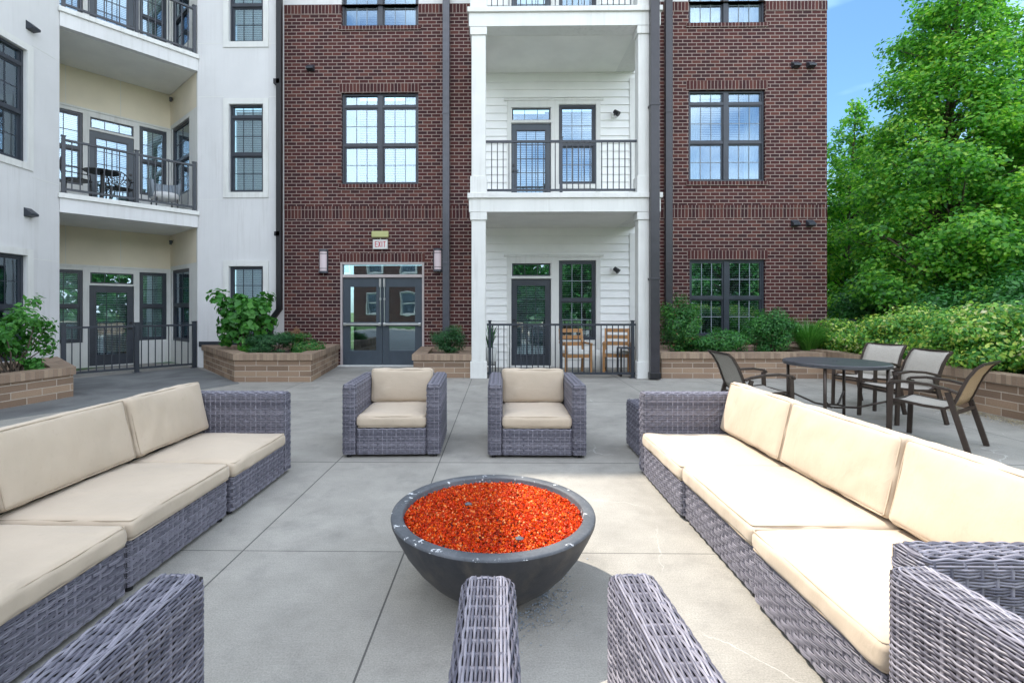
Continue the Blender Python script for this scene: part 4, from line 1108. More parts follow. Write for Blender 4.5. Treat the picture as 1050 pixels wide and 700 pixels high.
# ================================================================== FIRE BOWL
BC = (-.03, 2.37)
def bowlmat():
    k = NM('bowl_concrete'); sp = k.n('ShaderNodeSeparateXYZ'); k.l(k.geo(), sp.inputs[0])
    f = k.noise(7, 6, .6); f2 = k.noise(45, 5, .7); st = k.n('ShaderNodeMapping'); st.inputs['Scale'].default_value = (1, 1, .25)
    k.l(k.geo(), st.inputs[0]); f3 = k.noise(9, 5, .6, vec=st.outputs[0])
    c = k.ramp(f, [(.3, (.022, .025, .034)), (.7, (.052, .052, .056))])
    c = k.mix(k.ramp(f3, [(.5, G(0)), (.72, G(.6))]), c, (.12, .105, .085, 1))
    c = k.mix(.3, c, k.ramp(f2, [(.4, G(.5)), (.6, G(1))]), 'MULTIPLY')
    # chipped pale rim: irregular flakes near the lip
    near = k.math('SMOOTH_MIN', 1, k.math('MULTIPLY', k.math('MAXIMUM', k.math('SUBTRACT', sp.outputs[2], .335), 0), 18), .1)
    chip = k.ramp(k.math('MULTIPLY', k.noise(11, 8, .72), near), [(.50, G(0)), (.525, G(1))])
    c = k.mix(chip, c, (.55, .56, .58, 1))
    k.l(c, k.b.inputs['Base Color']); k.b.inputs['Roughness'].default_value = .5
    k.bump(k.math('ADD', k.math('MULTIPLY', f2, .5), k.math('MULTIPLY', chip, -1.2)), .5, .004)
    return k.m
M['bowl'] = bowlmat()
def rimmat():
    k = NM('bowl_rim'); f = k.noise(6, 6, .6); f2 = k.noise(60, 4, .7)
    c = k.ramp(f, [(.3, (.060, .068, .080)), (.7, (.12, .128, .14))])
    c = k.mix(.4, c, k.ramp(f2, [(.35, G(.55)), (.6, G(1))]), 'MULTIPLY')
    chip = k.ramp(k.noise(13, 8, .75), [(.60, G(0)), (.615, G(1))]); c = k.mix(chip, c, (.68, .70, .72, 1))
    k.l(c, k.b.inputs['Base Color']); k.b.inputs['Roughness'].default_value = .6
    k.bump(k.math('ADD', f2, k.math('MULTIPLY', chip, -1.5)), .5, .003)
    return k.m
M['rim'] = rimmat()
t = thing('fire_bowl', 'dark round concrete fire bowl with chipped rim in the middle of the patio', 'fire bowl', (*BC, 0))
m = local(t)
prof = [(.001, 0.0), (.165, 0.0), (.18, .012), (.245, .05), (.315, .105), (.375, .17), (.425, .24), (.462, .31), (.485, .36), (.488, .378)]
b = MB(m).lathe(prof, n=96); b.build('bowl', M['bowl'], t, smooth=True)
b = MB(m).lathe([(.488, .378), (.486, .386), (.480, .390), (.438, .390), (.432, .387), (.430, .380), (.425, .30), (.30, .28), (.001, .28)], n=96); b.build('rim', M['rim'], t, smooth=True)
def fireglass():
    k = NM('fire_glass'); g = k.n('ShaderNodeNewGeometry')
    c = k.ramp(g.outputs['Random Per Island'], [(0, (.26, .006, .002)), (.35, (.62, .020, .003)), (.7, (.88, .065, .005)), (.93, (1, .24, .02)), (1, (1, .60, .25))])
    k.l(c, k.b.inputs['Base Color']); k.b.inputs['Roughness'].default_value = .22; k.b.inputs['Specular IOR Level'].default_value = .35
    tb = k.n('ShaderNodeBsdfTranslucent'); tc_ = k.mix(.75, c, (1, .45, .03, 1)); k.l(tc_, tb.inputs[0]); ms = k.n('ShaderNodeMixShader'); ms.inputs[0].default_value = .5
    k.l(k.b.outputs[0], ms.inputs[1]); k.l(tb.outputs[0], ms.inputs[2]); k.l(ms.outputs[0], k.out.inputs[0]); return k.m
M['fireglass'] = fireglass()
n = 15000
tet = np.array([(0, 0, 1.1), (1, 0, .1), (-.3, .9, 0), (-.7, -.6, .1), (.1, .1, -.9)]) 
tf_ = np.array([(0, 1, 2), (0, 2, 3), (0, 3, 1), (4, 2, 1), (4, 3, 2), (4, 1, 3)])
rr = .428 * np.sqrt(RNG.random(n)); an = RNG.random(n) * 2 * np.pi
cz = .362 + .010 * np.cos(rr * 7) + RNG.random(n) * .012
sc = RNG.uniform(.0045, .0095, n)
Q = RNG.normal(size=(n, 4)); Q /= np.linalg.norm(Q, axis=1)[:, None]; w_, x_, y_, z_ = Q.T
Rm = np.stack([1 - 2 * (y_**2 + z_**2), 2 * (x_*y_ - z_*w_), 2 * (x_*z_ + y_*w_), 2 * (x_*y_ + z_*w_), 1 - 2 * (x_**2 + z_**2), 2 * (y_*z_ - x_*w_), 2 * (x_*z_ - y_*w_), 2 * (y_*z_ + x_*w_), 1 - 2 * (x_**2 + y_**2)], 1).reshape(-1, 3, 3)
Vg = np.einsum('nij,kj->nki', Rm, tet) * sc[:, None, None] * RNG.uniform(.6, 1.3, (n, 5, 1))
Vg += np.stack([BC[0] + rr * np.cos(an), BC[1] + rr * np.sin(an), cz], 1)[:, None, :]
Fg = (tf_[None] + (np.arange(n) * 5)[:, None, None]).reshape(-1, 3)
o = np_mesh('fire_glass', Vg.reshape(-1, 3), Fg, M['fireglass']); tag(o, 'crushed red and orange glass filling the fire bowl', 'fire glass'); o['kind'] = 'stuff'
for i, (dx, dy, lab) in enumerate(((.115, -.30, 'small grey stone lying on the orange glass near the front rim'), (-.125, .06, 'small dark stone lying on the red glass in the shaded half'))):
    b = MB(Matrix.Translation((BC[0] + dx, BC[1] + dy, .385))); b.add([(0, 0, .012), (.022, 0, .002), (.006, .014, 0), (-.02, .006, .002), (-.014, -.014, 0), (.012, -.015, .001), (0, 0, -.01)], [(0, 1, 2), (0, 2, 3), (0, 3, 4), (0, 4, 5), (0, 5, 1), (6, 2, 1), (6, 3, 2), (6, 4, 3), (6, 5, 4), (6, 1, 5)])
    o = b.build('pebble', M['rim'], None, bevel=.002); tag(o, lab, 'pebble', 'pebbles in the fire bowl')

# ================================================================== DINING SET
t = thing('patio_table', 'round dark metal patio table with four chairs in the shade', 'table', (3.92, 5.75, 0)); m = local(t)
b = MB(m).lathe([(.001, .715), (.505, .715), (.525, .70), (.530, .705), (.530, .735), (.524, .742), (.50, .740), (.03, .740), (.028, .736), (.001, .736)], n=72); b.build('tabletop', M['tabletop'], t, smooth=False)
for k in range(4):
    a = R(45 + 90 * k); c, s = math.cos(a), math.sin(a)
    MB(m).tube([(.485 * c, .485 * s, .705), (.485 * c, .485 * s, 0)], .017, 10).build('leg', M['bronze'], t, smooth=True)
b = MB(m)
for k in range(4):
    a = R(45 + 90 * k); b.tube([(.48 * math.cos(a), .48 * math.sin(a), .34), (.2 * math.cos(a), .2 * math.sin(a), .23), (.1 * math.cos(a), .1 * math.sin(a), .22)], .011, 8)
b.tube([(.1 * math.cos(R(20 * k)), .1 * math.sin(R(20 * k)), .22) for k in range(18)], .011, 8, closed=True)
b.build('cross_brace', M['bronze'], t, smooth=True)
def sling_chair(label, loc, rz):
    """facing +y in its own axes, origin under the seat centre"""
    t = thing('sling_chair', label, 'chair', loc, rz, 'sling chairs round the patio table'); m = local(t)
    w = .275
    for s in (-1, 1):
        x = s * w
        # front leg rises into the arm, arm bends down into the rear frame
        MB(m).bar((x, .27, 0), (x, .25, .585), .028, .045, up=(0, 1, 0)).build('leg', M['bronze'], t, bevel=.004)
        MB(m).bar((x, -.34, 0), (x * .99, -.19, .56), .028, .045, up=(0, 1, 0)).build('leg', M['bronze'], t, bevel=.004)
        a = MB(m); ap = [(x, .285, .575), (x, .26, .605), (x, .12, .625), (x, -.06, .615), (x, -.20, .585), (x * .97, -.26, .56)]
        for i in range(len(ap) - 1): a.bar(ap[i], ap[i + 1], .045, .026, up=(0, 0, 1))
        a.build('armrest', M['bronze'], t, bevel=.004)
    b = MB(m); n = 12
    prof = [(.26, .405), (.22, .425), (.0, .400), (-.16, .395), (-.22, .43), (-.25, .50), (-.285, .60), (-.325, .70), (-.385, .80), (-.435, .845)]
    for s in (-1, 1):
        for i in range(len(prof) - 1): b.bar((s * .245, prof[i][0], prof[i][1]), (s * .245, prof[i + 1][0], prof[i + 1][1]), .024, .028, up=(1, 0, 0))
    b.bar((-.245, *prof[0]), (.245, *prof[0]), .024, .024); b.bar((-.245, prof[-1][0], prof[-1][1]), (.245, prof[-1][0], prof[-1][1]), .022, .022)
    b.bar((-.27, .26, .37), (.27, .26, .37), .022, .03); b.bar((-.27, -.245, .37), (.27, -.245, .37), .022, .03)
    b.build('frame', M['bronze'], t)
    def slg(pr, name, mat):
        q = MB(m); k = 8; sg = lambda x: -.014 * (1 - (x / .235) ** 2)
        q.add([(-.235 + .47 * jj / k, y_, z_ + sg(-.235 + .47 * jj / k)) for y_, z_ in pr for jj in range(k + 1)],
              [(i * (k + 1) + jj, i * (k + 1) + jj + 1, (i + 1) * (k + 1) + jj + 1, (i + 1) * (k + 1) + jj) for i in range(len(pr) - 1) for jj in range(k)])
        o = q.build(name, M[mat], t, smooth=True); sm = o.modifiers.new('thick', 'SOLIDIFY'); sm.thickness = .006
    slg(prof[:5], 'seat', 'sling'); slg(prof[4:], 'backrest', 'sling')
    return t
def face(dx, dy): return math.atan2(dy, dx) - math.pi / 2
s1 = sling_chair('sling patio chair on the left of the round table, seen from behind its back', (2.98, 5.72, 0), face(1, .02))
dup(s1, (4.87, 6.02, 0), face(-1, -.06), 'sling patio chair with pale back, in front of the farthest one')
dup(s1, (5.12, 6.88, 0), face(-.93, -.36), 'sling patio chair with pale back farthest from the camera, near the hedge')
s4 = dup(s1, (4.40, 5.02, 0), face(-.545, .84), 'sling patio chair with tan back nearest the camera, pulled up to the round table')
for ch in s4.children:
    if ch.name.startswith('backrest'):
        ch.data = ch.data.copy(); ch.data.materials.clear(); ch.data.materials.append(M['slingb'])

# ================================================================== CHAIRS ON THE GROUND PATIO AND BALCONY
def wood_chair(label, loc, rz):
    t = thing('wooden_chair', label, 'chair', loc, rz, 'wooden chairs behind the railing'); m = local(t)   # faces -y
    for s in (-1, 1):
        MB(m).bar((s * .26, -.24, 0), (s * .26, -.24, .62), .05, .05).build('leg', M['wood'], t, bevel=.005)
        MB(m).bar((s * .24, .28, 0), (s * .24, .22, .44), .045, .05).build('leg', M['wood'], t, bevel=.005)
        MB(m).bar((s * .24, .22, .44), (s * .24, .34, .92), .04, .045).build('back_post', M['wood'], t, bevel=.005)
        MB(m).bar((s * .26, -.28, .63), (s * .25, .27, .63), .06, .03).build('armrest', M['wood'], t, bevel=.005)
    b = MB(m); b.bar((-.26, -.24, .38), (.26, -.24, .38), .03, .07); b.bar((-.24, .23, .38), (.24, .23, .38), .03, .07)
    for s in (-1, 1): b.bar((s * .25, -.24, .38), (s * .25, .23, .38), .03, .07)
    b.build('seat_frame', M['wood'], t)
    b = MB(m)
    for z in (.60, .74, .88): yy = .22 + (z - .44) * .25; b.box(-.24, .24, yy - .012, yy + .012, z - .04, z + .04)
    b.build('slats', M['wood'], t)
    o = cushion('seat_cushion', t, -.24, .24, -.25, .2, .40, .48, puff=.015, mat='whitecloth', N=8)
    return t
wc = wood_chair('left of the two wooden armchairs behind the railing, in front of the dark window', (PX(590, 10.2), 10.25, .0), R(8))
dup(wc, (PX(633, 10.3), 10.35, .0), R(-14), 'right of the two wooden armchairs behind the railing, beside the black side table')
t = thing('side_table', 'slim black metal side table behind the railing at the right white column', 'side table', (PX(645, 9.95), 9.9, 0)); m = local(t)
b = MB(m); b.box(-.22, .22, -.16, .16, .55, .575); b.build('tabletop', M['bluegrey'], t)
b = MB(m)
for x in (-.21, .21):
    for y in (-.15, .15): b.bar((x, y, 0), (x, y, .55), .03)
    b.bar((x, -.15, .02), (x, .15, .02), .03)
b.build('frame', M['black'], t)
t = thing('garden_stool', 'white drum stool between the two wooden chairs behind the railing', 'stool', (PX(613, 10.6), 10.6, 0)); m = local(t)
MB(m).lathe([(.001, 0), (.13, 0), (.17, .12), (.18, .23), (.17, .34), (.14, .45), (.12, .46), (.001, .46)], n=32).build('body', M['trim'], t, smooth=True)
t = thing('potted_plant', 'spiky green plant in a white pot on a dark stand beside the left white column', 'potted plant', (PX(502.5, 10.0), 10.0, 0)); m = local(t)
b = MB(m)
for x in (-.11, .11):
    for y in (-.11, .11): b.bar((x, y, 0), (x, y, .28), .02)
b.bar((-.11, 0, .2), (.11, 0, .2), .02); b.bar((0, -.11, .2), (0, .11, .2), .02); b.build('stand', M['spout'], t)
MB(m).lathe([(.001, .22), (.10, .22), (.125, .30), (.14, .56), (.125, .56), (.12, .52), (.001, .52)], n=28).build('pot', M['trim'], t, smooth=True)
def blades(name, parent, c, n, h, spread, mat, w=.012, droop=.5, lean=.5, seed=1):
    rg = np.random.default_rng(seed); V = []; F = []
    for i in range(n):
        a = rg.random() * 2 * math.pi; l = h * rg.uniform(.6, 1.1); out = spread * rg.uniform(.25, 1.0); r0 = rg.random() * spread * .16
        px_, py_ = c[0] + math.cos(a) * r0, c[1] + math.sin(a) * r0; k = 7; b = len(V); ww_ = w * rg.uniform(.7, 1.2)
        tx, ty = -math.sin(a), math.cos(a)
        for j in range(k):
            s = j / (k - 1); o_ = out * s ** 1.5; z = c[2] + l * (s - droop * s ** 3 * rg.uniform(.7, 1.0) * (out / spread)); wd = ww_ * (1 - s ** 2) * .5 + .0008
            V.append((px_ + math.cos(a) * o_ + tx * wd, py_ + math.sin(a) * o_ + ty * wd, z)); V.append((px_ + math.cos(a) * o_ - tx * wd, py_ + math.sin(a) * o_ - ty * wd, z))
        for j in range(k - 1): F.append((b + 2 * j, b + 2 * j + 1, b + 2 * j + 3, b + 2 * j + 2))
    return np_mesh(name, V, F, M[mat], parent, True)
blades('leaves', t, (PX(502.5, 10.0), 10.0, .52), 34, .62, .30, 'boxleaf', w=.035, droop=.3)

def iron_chair(label, loc, rz):
    t = thing('iron_chair', label, 'chair', loc, rz, 'ornate iron chairs on the balcony'); m = local(t)      # faces -y
    for x, y in ((-.2, -.2), (.2, -.2), (-.19, .2), (.19, .2)): MB(m).tube([(x, y, .44), (x * 1.08, y * 1.05, .2), (x * 1.2, y * 1.2, 0)], .014, 8).build('leg', M['black'], t)
    MB(m).lathe([(.001, .435), (.24, .435), (.25, .445), (.24, .455), (.001, .455)], n=24).build('seat', M['black'], t)
    b = MB(m)
    arch = [(.25 * math.cos(a), .24, .62 + .27 * math.sin(a)) for a in [math.pi * i / 14 for i in range(15)]]
    b.tube([(.16, .2, .45)] + arch + [(-.16, .2, .45)], .014, 8)
    for k in range(-3, 4): b.tube([(0, .22, .50), (k * .045, .24, .66), (.25 * math.cos(math.pi / 2 - k * .32) * .96, .24, .62 + .27 * math.sin(math.pi / 2 - k * .32) * .96)], .008, 6)
    for (x, z, r_) in ((0, .78, .045), (.09, .73, .04), (-.09, .73, .04), (.14, .62, .035), (-.14, .62, .035), (.045, .64, .035), (-.045, .64, .035)):
        b.tube([(x + r_ * math.cos(a), .24, z + r_ * math.sin(a)) for a in [2 * math.pi * i / 10 for i in range(10)]], .007, 6, closed=True)
    b.build('backrest', M['black'], t)
    b = MB(m)
    for s in (-1, 1): b.tube([(s * .24, .22, .66), (s * .27, 0, .65), (s * .25, -.18, .63), (s * .22, -.2, .46)], .012, 8)
    b.build('armrest', M['black'], t)
    return t
def onb(u, v, z): p = CHF.m @ Vector((u, v, z)); return (p.x, p.y, p.z)
ang = math.atan2(cdir.y, cdir.x)
ic = iron_chair('ornate black iron chair with fan back facing out on the left upper balcony', onb(1.15, 1.0, 3.58), ang)
dup(ic, onb(.38, .75, 3.58), ang + R(75), 'ornate black iron chair seen from the side at the left end of the upper balcony')
t = thing('iron_table', 'small round black iron table between the two iron chairs on the balcony', 'table', onb(.78, .7, 3.58)); m = local(t)
MB(m).lathe([(.001, .68), (.32, .68), (.33, .69), (.32, .70), (.001, .70)], n=30).build('tabletop', M['black'], t)
MB(m).tube([(0, 0, .68), (0, 0, .06)], .03, 10).build('pedestal', M['black'], t)
b = MB(m)
for k in range(3): b.tube([(0, 0, .1), (.15 * math.cos(k * 2.09), .15 * math.sin(k * 2.09), .08), (.28 * math.cos(k * 2.09), .28 * math.sin(k * 2.09), .01)], .015, 8)
b.build('foot', M['black'], t)
t = thing('balcony_armchair', 'grey tub armchair at the right end of the left upper balcony', 'armchair', onb(1.92, .65, 3.58), ang); m = local(t)
b = MB(m); pts = [(.30 * math.cos(a), .27 * math.sin(a)) for a in [R(-30 + 240 * i / 16) for i in range(17)]]
for i in range(16): b.quad((*pts[i], .30), (*pts[i + 1], .30), (pts[i + 1][0] * 1.1, pts[i + 1][1] * 1.1, .68), (pts[i][0] * 1.1, pts[i][1] * 1.1, .68))
o = b.build('backrest', M['muntin'], t, smooth=True); sm = o.modifiers.new('thick', 'SOLIDIFY'); sm.thickness = .05
MB(m).lathe([(.001, .28), (.27, .28), (.29, .34), (.27, .42), (.001, .43)], n=28).build('seat', M['stucco'], t, smooth=True)
for x, y in ((-.2, -.18), (.2, -.18), (-.2, .2), (.2, .2)): MB(m).tube([(x, y, .29), (x * 1.1, y * 1.1, 0)], .015, 8).build('leg', M['black'], t)
# ================================================================== PLANTS
def leaf_cloud(name, parent, P, N, size, mat, seed=0, aspect=.55, fold=.25, jitter=.9):
    """P: points, N: preferred normals; every leaf is a folded four-point blade"""
    rg = np.random.default_rng(seed); n = len(P); P = np.asarray(P); N = np.asarray(N) + rg.normal(0, jitter, (n, 3)) * .6
    N /= np.linalg.norm(N, axis=1)[:, None] + 1e-9
    t = rg.normal(size=(n, 3)); t[:, 2] -= .35; t -= N * np.sum(t * N, 1)[:, None]; t /= np.linalg.norm(t, axis=1)[:, None] + 1e-9
    b = np.cross(N, t); s = (size * rg.uniform(.55, 1.25, n))[:, None]
    v0 = P - t * s * .5; v2 = P + t * s * .55; v1 = P + b * s * aspect * .5 + N * s * fold * .3 - t * s * .08; v3 = P - b * s * aspect * .5 + N * s * fold * .3 - t * s * .08
    V = np.stack([v0, v1, v2, v3], 1).reshape(-1, 3); k = np.arange(n)[:, None] * 4
    F = np.concatenate([k + np.array([[0, 1, 2]]), k + np.array([[0, 2, 3]])])
    return np_mesh(name, V, F, M[mat], parent)
def clump_points(rg, centers, radii, weights, n, shell=.5):
    w = np.asarray(weights, float); w /= w.sum(); idx = rg.choice(len(centers), n, p=w)
    d = rg.normal(size=(n, 3)); d /= np.linalg.norm(d, axis=1)[:, None]
    r = rg.random(n) ** shell
    C_ = np.asarray(centers)[idx]; Rr = np.asarray(radii)[idx]
    P = C_ + d * r[:, None] * Rr
    return P, d * .8 + np.array([0, 0, .6])
def shrub(name, label, cat, c, rad, n, size, mat, seed, nclump=26, group=None, aspect=.55, stems=5, cr=.34, base=None, clip=None, mat2=None, frac2=.0, n2size=None):
    """c = centre of the crown, rad = half sizes, base = height where the stems leave the soil"""
    rg = np.random.default_rng(seed); z0 = base if base is not None else c[2] - rad[2]
    t = thing(name, label, cat, (c[0], c[1], z0), 0, group)
    d = rg.normal(size=(nclump, 3)); d /= np.linalg.norm(d, axis=1)[:, None]; rr = rg.uniform(.30, .85, nclump)
    cen = np.array(c) + d * rr[:, None] * np.array(rad)
    crad = np.array(rad)[None] * rg.uniform(cr * .6, cr * 1.25, nclump)[:, None]
    P, N = clump_points(rg, cen, crad, np.prod(crad, 1) ** .67, n, .45)
    keep = P[:, 2] > z0 - .02
    if clip is not None: keep &= clip(P)
    P, N = P[keep], N[keep]
    N = N + (P - np.array(c)) / np.array(rad) * .8
    if mat2:
        m_ = rg.random(len(P)) < frac2
        leaf_cloud('accent_leaves', t, P[m_], N[m_], n2size or size, mat2, seed + 1, aspect)
        P, N = P[~m_], N[~m_]
    leaf_cloud('foliage', t, P, N, size, mat, seed, aspect)
    b = MB(); 
    order = rg.permutation(nclump)[:max(stems, 1)]
    for i in order:
        e = cen[i]; s0 = Vector((c[0] + rg.uniform(-.15, .15) * rad[0], c[1] + rg.uniform(-.15, .15) * rad[1], z0 - .08))
        mid = s0.lerp(Vector(e), .5) + Vector((rg.uniform(-.05, .05), rg.uniform(-.05, .05), .05))
        b.tube([s0, mid, Vector(e)], [.014, .010, .004], 6)
    b.build('stem', M['bark'], t, smooth=True)
    return t
# planter left of the doors
shrub('broadleaf_shrub', 'tall bright green broad leaved shrub in the planter left of the doors', 'shrub', (-5.28, 10.0, 1.20), (.76, .62, .86), 1250, .15, 'broad', 21, nclump=30, aspect=.78, stems=16, cr=.23, base=.42)
shrub('evergreen_shrub', 'low dark green spreading evergreen beside the tall broad leaved shrub', 'shrub', (-4.62, 9.75, .66), (.55, .42, .30), 9000, .035, 'boxleaf', 22, nclump=30, stems=8, base=.42)
shrub('ground_shrub', 'low feathery green shrub at the right end of the planter by the doors', 'shrub', (-3.98, 9.95, .60), (.42, .42, .27), 6500, .038, 'nandina', 23, nclump=26, stems=6, base=.42, mat2='reddish', frac2=.05)
shrub('dry_shrub', 'dry reddish brown twiggy plant between two green shrubs in the planter', 'shrub', (-4.32, 10.25, .74), (.26, .22, .26), 1000, .035, 'reddish', 24, nclump=12, stems=8, base=.42)
shrub('boxwood_ball', 'round clipped boxwood in the small planter by the downspout', 'shrub', (PX(460, 10.1), 10.1, .70), (.42, .40, .33), 9000, .030, 'boxleaf', 25, nclump=60, stems=5, cr=.30, base=.36)
# long planter on the right
def s2(px, Y, zc, rad, **kw): return (PX(px, Y), Y, zc)
shrub('nandina_shrub', 'large rounded green shrub at the left end of the long planter by the brown downspout', 'shrub', s2(697, 10.2, .98, 0), (.52, .50, .62), 11000, .050, 'nandina', 26, nclump=44, stems=8, base=.42, mat2='reddish', frac2=.02)
shrub('spreading_shrub', 'low spreading green shrub in the middle of the long planter', 'shrub', s2(736, 10.0, .64, 0), (.72, .42, .34), 9000, .045, 'darkleaf', 27, nclump=36, stems=6, base=.42, mat2='broad', frac2=.12)
shrub('nandina_shrub', 'medium green shrub with reddish tips under the right edge of the ground floor window', 'shrub', s2(790, 10.1, .90, 0), (.50, .45, .55), 10000, .048, 'darkleaf', 28, nclump=40, stems=8, base=.42, mat2='nandina', frac2=.35)
t = thing('ornamental_grass', 'fountain of long green grass blades at the right end of the long planter', 'grass clump', (PX(829, 10.1), 10.1, .38))
blades('blades', t, (PX(829, 10.1), 10.1, .38), 900, .85, .62, 'grassblade', w=.012, droop=.45, seed=5)
b = MB(); b.lathe([(.001, .40), (.06, .40), (.08, .36), (.001, .34)], c=(PX(829, 10.1), 10.1, 0), n=10); b.build('root_crown', M['soil'], t)
# planter in front of the pale wing
shrub('broadleaf_shrub', 'light green leafy shrub at the front of the planter on the far left', 'shrub', (-7.05, 7.0, 1.02), (.60, .50, .66), 1700, .09, 'broad', 31, nclump=34, aspect=.55, stems=14, cr=.25, base=.36)
shrub('nandina_shrub', 'dense dark green shrub at the left edge of the photo in the brick planter', 'shrub', (-7.3, 6.3, .98), (.62, .55, .52), 9000, .052, 'nandina', 32, nclump=36, stems=8, base=.36)
shrub('ground_shrub', 'small low plant near the corner of the far left planter', 'shrub', (-6.98, 7.25, .50), (.28, .2, .15), 500, .07, 'broad', 33, nclump=10, stems=4, base=.36)
shrub('evergreen_shrub', 'shaded evergreen at the back of the far left planter beside the pale wall', 'shrub', (-7.5, 5.0, .9), (.5, .8, .5), 6000, .05, 'boxleaf', 34, nclump=30, stems=6, base=.36)
# flowering hedge in the planter on the right : separate shrubs grown together
hz = [(7.15, 10.3, .72, .80, .85, .42, 'small yellow green flowering shrub at the far end of the hedge, by the brick corner'),
      (7.30, 8.75, .84, 1.20, 1.05, .62, 'flowering shrub of the hedge behind the farthest sling chair'),
      (7.36, 7.10, .90, 1.30, 1.15, .68, 'wide flowering shrub of the hedge spilling over the wall behind the table'),
      (7.30, 5.40, .88, 1.38, 1.15, .70, 'flowering shrub of the hedge at the right edge of the photo'),
      (7.40, 3.60, .90, 1.30, 1.05, .70, 'flowering shrub of the hedge just outside the right edge of the photo')]
for i, (x, y, z, rx, ry, rz_, lab) in enumerate(hz):
    shrub('flowering_shrub', lab, 'shrub', (x, y, z), (rx, ry, rz_), (13000, 19000, 24000, 25000, 6000)[i], .066, 'abelia', 40 + i, nclump=95, stems=10, cr=.27, base=.45, group='flowering hedge shrubs', aspect=.62,
          clip=lambda P: ((P[:, 0] > 6.60) & (P[:, 2] > .40)) | (P[:, 2] > .55) | ((P[:, 2] > .34) & (P[:, 0] < 6.26)))

def tree(name, label, base, height, prof, n, leaf, mat, seed, nclump=120, trunk=.12, z_lo=.5, group=None, cl=(.35, .6), jit=1.0, lean=(0, 0), aspect=.8):
    """prof(t) = crown radius at relative height t"""
    rg = np.random.default_rng(seed); t = thing(name, label, 'tree', base, 0, group)
    bx, by, bz = base; cen = []; rad = []
    trunk_top = height * .93
    def axis(z): f = z / height; return np.array((bx + lean[0] * f + .12 * math.sin(z * .9 + seed), by + lean[1] * f + .12 * math.cos(z * .8 + seed), bz + z))
    b = MB(); zs = np.linspace(0, trunk_top, 12)
    b.tube([Vector(axis(z)) for z in zs], [trunk * (1 - .85 * z / trunk_top) for z in zs], 10); b.build('trunk', M['bark'], t, smooth=True)
    for i in range(nclump):
        for _ in range(30):
            f = rg.random(); pr = prof(f)
            if rg.random() < pr / max(prof(x) for x in (0, .2, .4, .6, .8)) : break
        a = rg.random() * 2 * math.pi; r = pr * math.sqrt(rg.uniform(.12, 1.0)) * rg.uniform(.78, 1.1); z = z_lo + f * (height - z_lo)
        ax = axis(min(z, trunk_top)); cen.append((ax[0] + r * math.cos(a), ax[1] + r * math.sin(a), bz + z)); s = rg.uniform(*cl) * (0.55 + .45 * min(1, pr / 1.2)); rad.append((s, s, s * .72))
    cen = np.array(cen); rad = np.array(rad)
    P, N = clump_points(rg, cen, rad, rad[:, 0] ** 2, n, .5)
    N = N + np.column_stack([P[:, 0] - bx, P[:, 1] - by, np.zeros(len(P))]) * .25 + np.array([0, 0, .5])
    leaf_cloud('crown', t, P, N, leaf, mat, seed, aspect, jitter=jit)
    b = MB()
    for i in range(0, nclump, 1 if nclump < 130 else 2):
        e = Vector(cen[i]); zz = max(.25, e.z - bz - .5 * math.hypot(e.x - bx, e.y - by) - .3); s0 = Vector(axis(min(zz, trunk_top)))
        mid = s0.lerp(e, .55) + Vector((0, 0, .12)); k = .30 * trunk * (1 - .7 * zz / height)
        b.tube([s0, mid, e], [k, k * .6, .006], 5)
    b.build('limb', M['bark'], t, smooth=True)
    return t
def ptx(px, Y): return PX(px, Y)
GT = 'trees beyond the flowering hedge'
tree('maple_tree', 'tall upright maple with sunlit green crown filling the right side', (PX(978, 11.6), 11.6, -.02), 11.5, lambda f: 2.85 * (1 - f) ** .95 * min(1, .65 + f * 3) + .14, 98000, .092, 'maple', 51, nclump=600, trunk=.15, cl=(.26, .52), group=GT)
tree('slim_tree', 'slim dark leaved tree close to the brick corner', (PX(874, 15.2), 15.2, -.02), 7.9, lambda f: 2.3 * (1 - f) ** .85 + .10, 40000, .10, 'maple', 52, nclump=260, trunk=.09, cl=(.28, .5), group=GT)
tree('broad_tree', 'broad tree with yellow green leaves at the right edge of the photo', (PX(1085, 11.0), 11.0, -.02), 8.6, lambda f: 2.3 * (1 - f) ** .6 * min(1, .7 + f * 2) + .1, 38000, .095, 'maple', 53, nclump=240, trunk=.14, cl=(.35, .62), group=GT)
tree('background_tree', 'dark tree filling the gap behind the maple near the brick corner', (PX(893, 17.5), 17.5, -.02), 7.3, lambda f: 2.4 * (1 - f ** 1.6) + .2, 22000, .14, 'maple', 54, nclump=160, trunk=.16, cl=(.5, .85), group=GT)
tree('background_tree', 'dark tree standing behind the middle of the maple crown', (PX(960, 18.5), 18.5, -.02), 8.4, lambda f: 2.8 * (1 - f ** 1.6) + .2, 22000, .15, 'maple', 55, nclump=160, trunk=.18, cl=(.5, .9), group=GT)
tree('background_tree', 'dark tree standing behind the right edge of the maple crown', (PX(1035, 17.0), 17.0, -.02), 8.6, lambda f: 2.8 * (1 - f ** 1.6) + .2, 20000, .15, 'darkleaf', 56, nclump=150, trunk=.18, cl=(.5, .9), group=GT)
# understorey right behind the hedge
for i, (px, Y, lab) in enumerate(((905, 12.6, 'dark understorey shrub below the maple, next to the brick corner'), (1000, 10.0, 'dark understorey shrub between the hedge and the maple trunk'), (1075, 8.8, 'dark understorey shrub behind the hedge at the right edge'))):
    shrub('understorey_shrub', lab, 'shrub', (PX(px, Y), Y, 1.0), (1.35, 1.0, 1.15), 11000, .09, 'darkleaf', 60 + i, nclump=50, stems=8, cr=.32, base=0, group='understorey behind the hedge', clip=lambda P: P[:, 0] > 7.9)
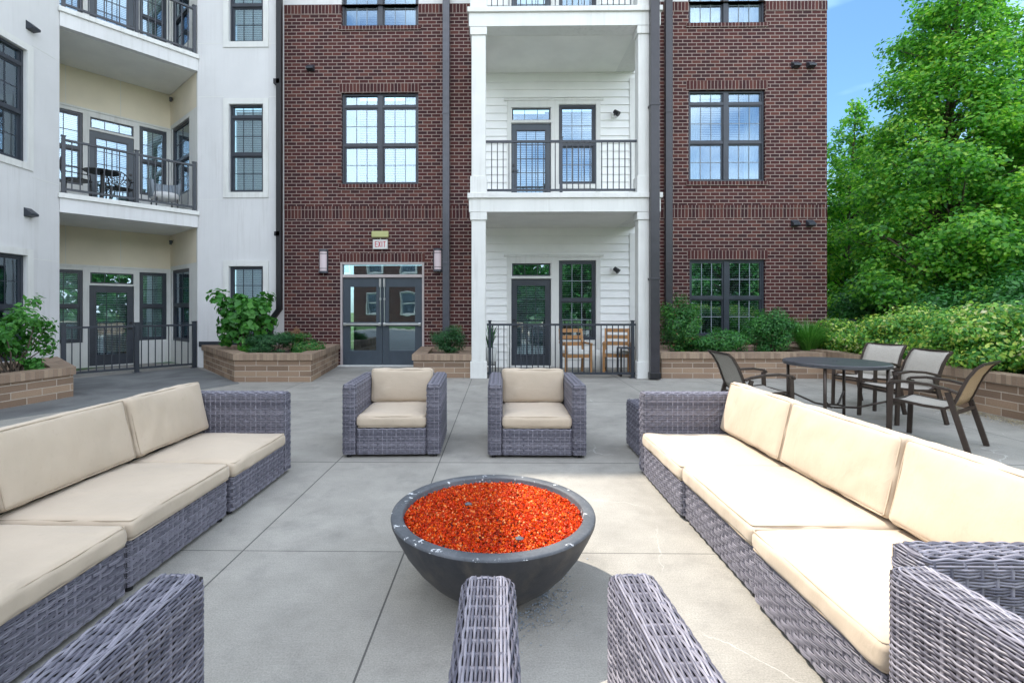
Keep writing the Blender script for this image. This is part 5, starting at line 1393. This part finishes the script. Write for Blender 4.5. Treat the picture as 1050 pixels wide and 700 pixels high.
# trees behind the camera, mirrored in the panes
GR = 'trees reflected in the window glass'
for i, (x, y, h_, lab) in enumerate(((1.5, -14, 6.5, 'round tree reflected in the ground floor door glass of the white bay'), (6.5, -15, 8.5, 'tall tree reflected in the right hand brick windows'), (12, -13, 7.5, 'broad tree reflected at the right of the right hand brick windows'), (-2.8, -12, 4.5, 'low tree reflected beside the red brick building'), (13.5, 2.5, 7.0, 'tree reflected in the door glass of the slanted left bay'), (12.5, -4, 6.5, 'tree reflected in the right hand side window of the slanted left bay'))):
    tree('park_tree', lab, (x, y, -.02), h_, lambda f: 2.2 * math.sin(math.pi * min(.97, f + .12)) ** .7 + .2, 9000, .20, 'darkleaf', 70 + i, nclump=80, trunk=.17, z_lo=1.2, cl=(.5, .9), group=GR)
M['litter'] = leafmat('litter_leaf', [(0, (.22, .16, .09)), (.5, (.40, .34, .22)), (1, (.55, .50, .38))], .1)
# low stone wall beyond the brick corner, litter by the planter wall
t = thing('garden_wall', 'low pale stone garden wall just visible beyond the brick corner', 'wall', (8.2, 12.6, 0))
MB().box(7.78, 9.2, 12.5, 12.8, -.02, 1.0).build('wall', M['block'], t); MB().box(7.76, 9.25, 12.45, 12.85, 1.0, 1.09).build('cap', M['muntin'], t)
rg = np.random.default_rng(9); n = 2600
P = np.column_stack([6.28 - np.abs(rg.normal(0, .17, n)), rg.uniform(4.6, 7.2, n), np.full(n, .006)]); P = P[P[:, 0] < 6.3]
o = leaf_cloud('leaf_litter', None, P, np.tile((0, 0, 1.), (len(P), 1)), .022, 'litter', 3, .7, jitter=.3) if 'litter' in M else None
tag(o, 'pale fallen petals and leaves scattered along the foot of the right planter wall', 'leaf litter'); o['kind'] = 'stuff'

n = 900; a = rg.uniform(-1.5, 1.2, n); r = .22 + np.abs(rg.normal(0, .09, n))
P = np.column_stack([BC[0] + r * np.cos(a), BC[1] + r * np.sin(a), np.full(n, .004)])
o = leaf_cloud('grit', None, P, np.tile((0, 0, 1.), (n, 1)), .009, 'muntin', 4, .9, jitter=.5)
tag(o, 'pale grit scattered on the concrete beside the foot of the fire bowl', 'grit'); o['kind'] = 'stuff'

# unseen belt of woods added round the camera to cover the bare mirrored horizon
n = 26000; q = rg.random(n); hh_ = 7.5 + 1.6 * np.sin(q * 40) + 1.1 * np.sin(q * 97 + 1)
L1 = 80.0; L2 = 40.0; d_ = q * (L1 + L2)
wx = np.where(d_ < L1, -45 + d_, 35 - 6 * (d_ - L1) / L2); wy = np.where(d_ < L1, -32 + 0 * d_, -32 + (d_ - L1))
P = np.column_stack([wx + rg.normal(0, 1.0, n), wy + rg.normal(0, 1.2, n), rg.random(n) ** .8 * hh_])
o = leaf_cloud('woods', None, P, np.tile((0, 1., .4), (n, 1)), .75, 'darkleaf', 77, .8)
tag(o, 'far belt of woods added behind the camera, mirrored low in the window glass', 'woods'); o['kind'] = 'stuff'
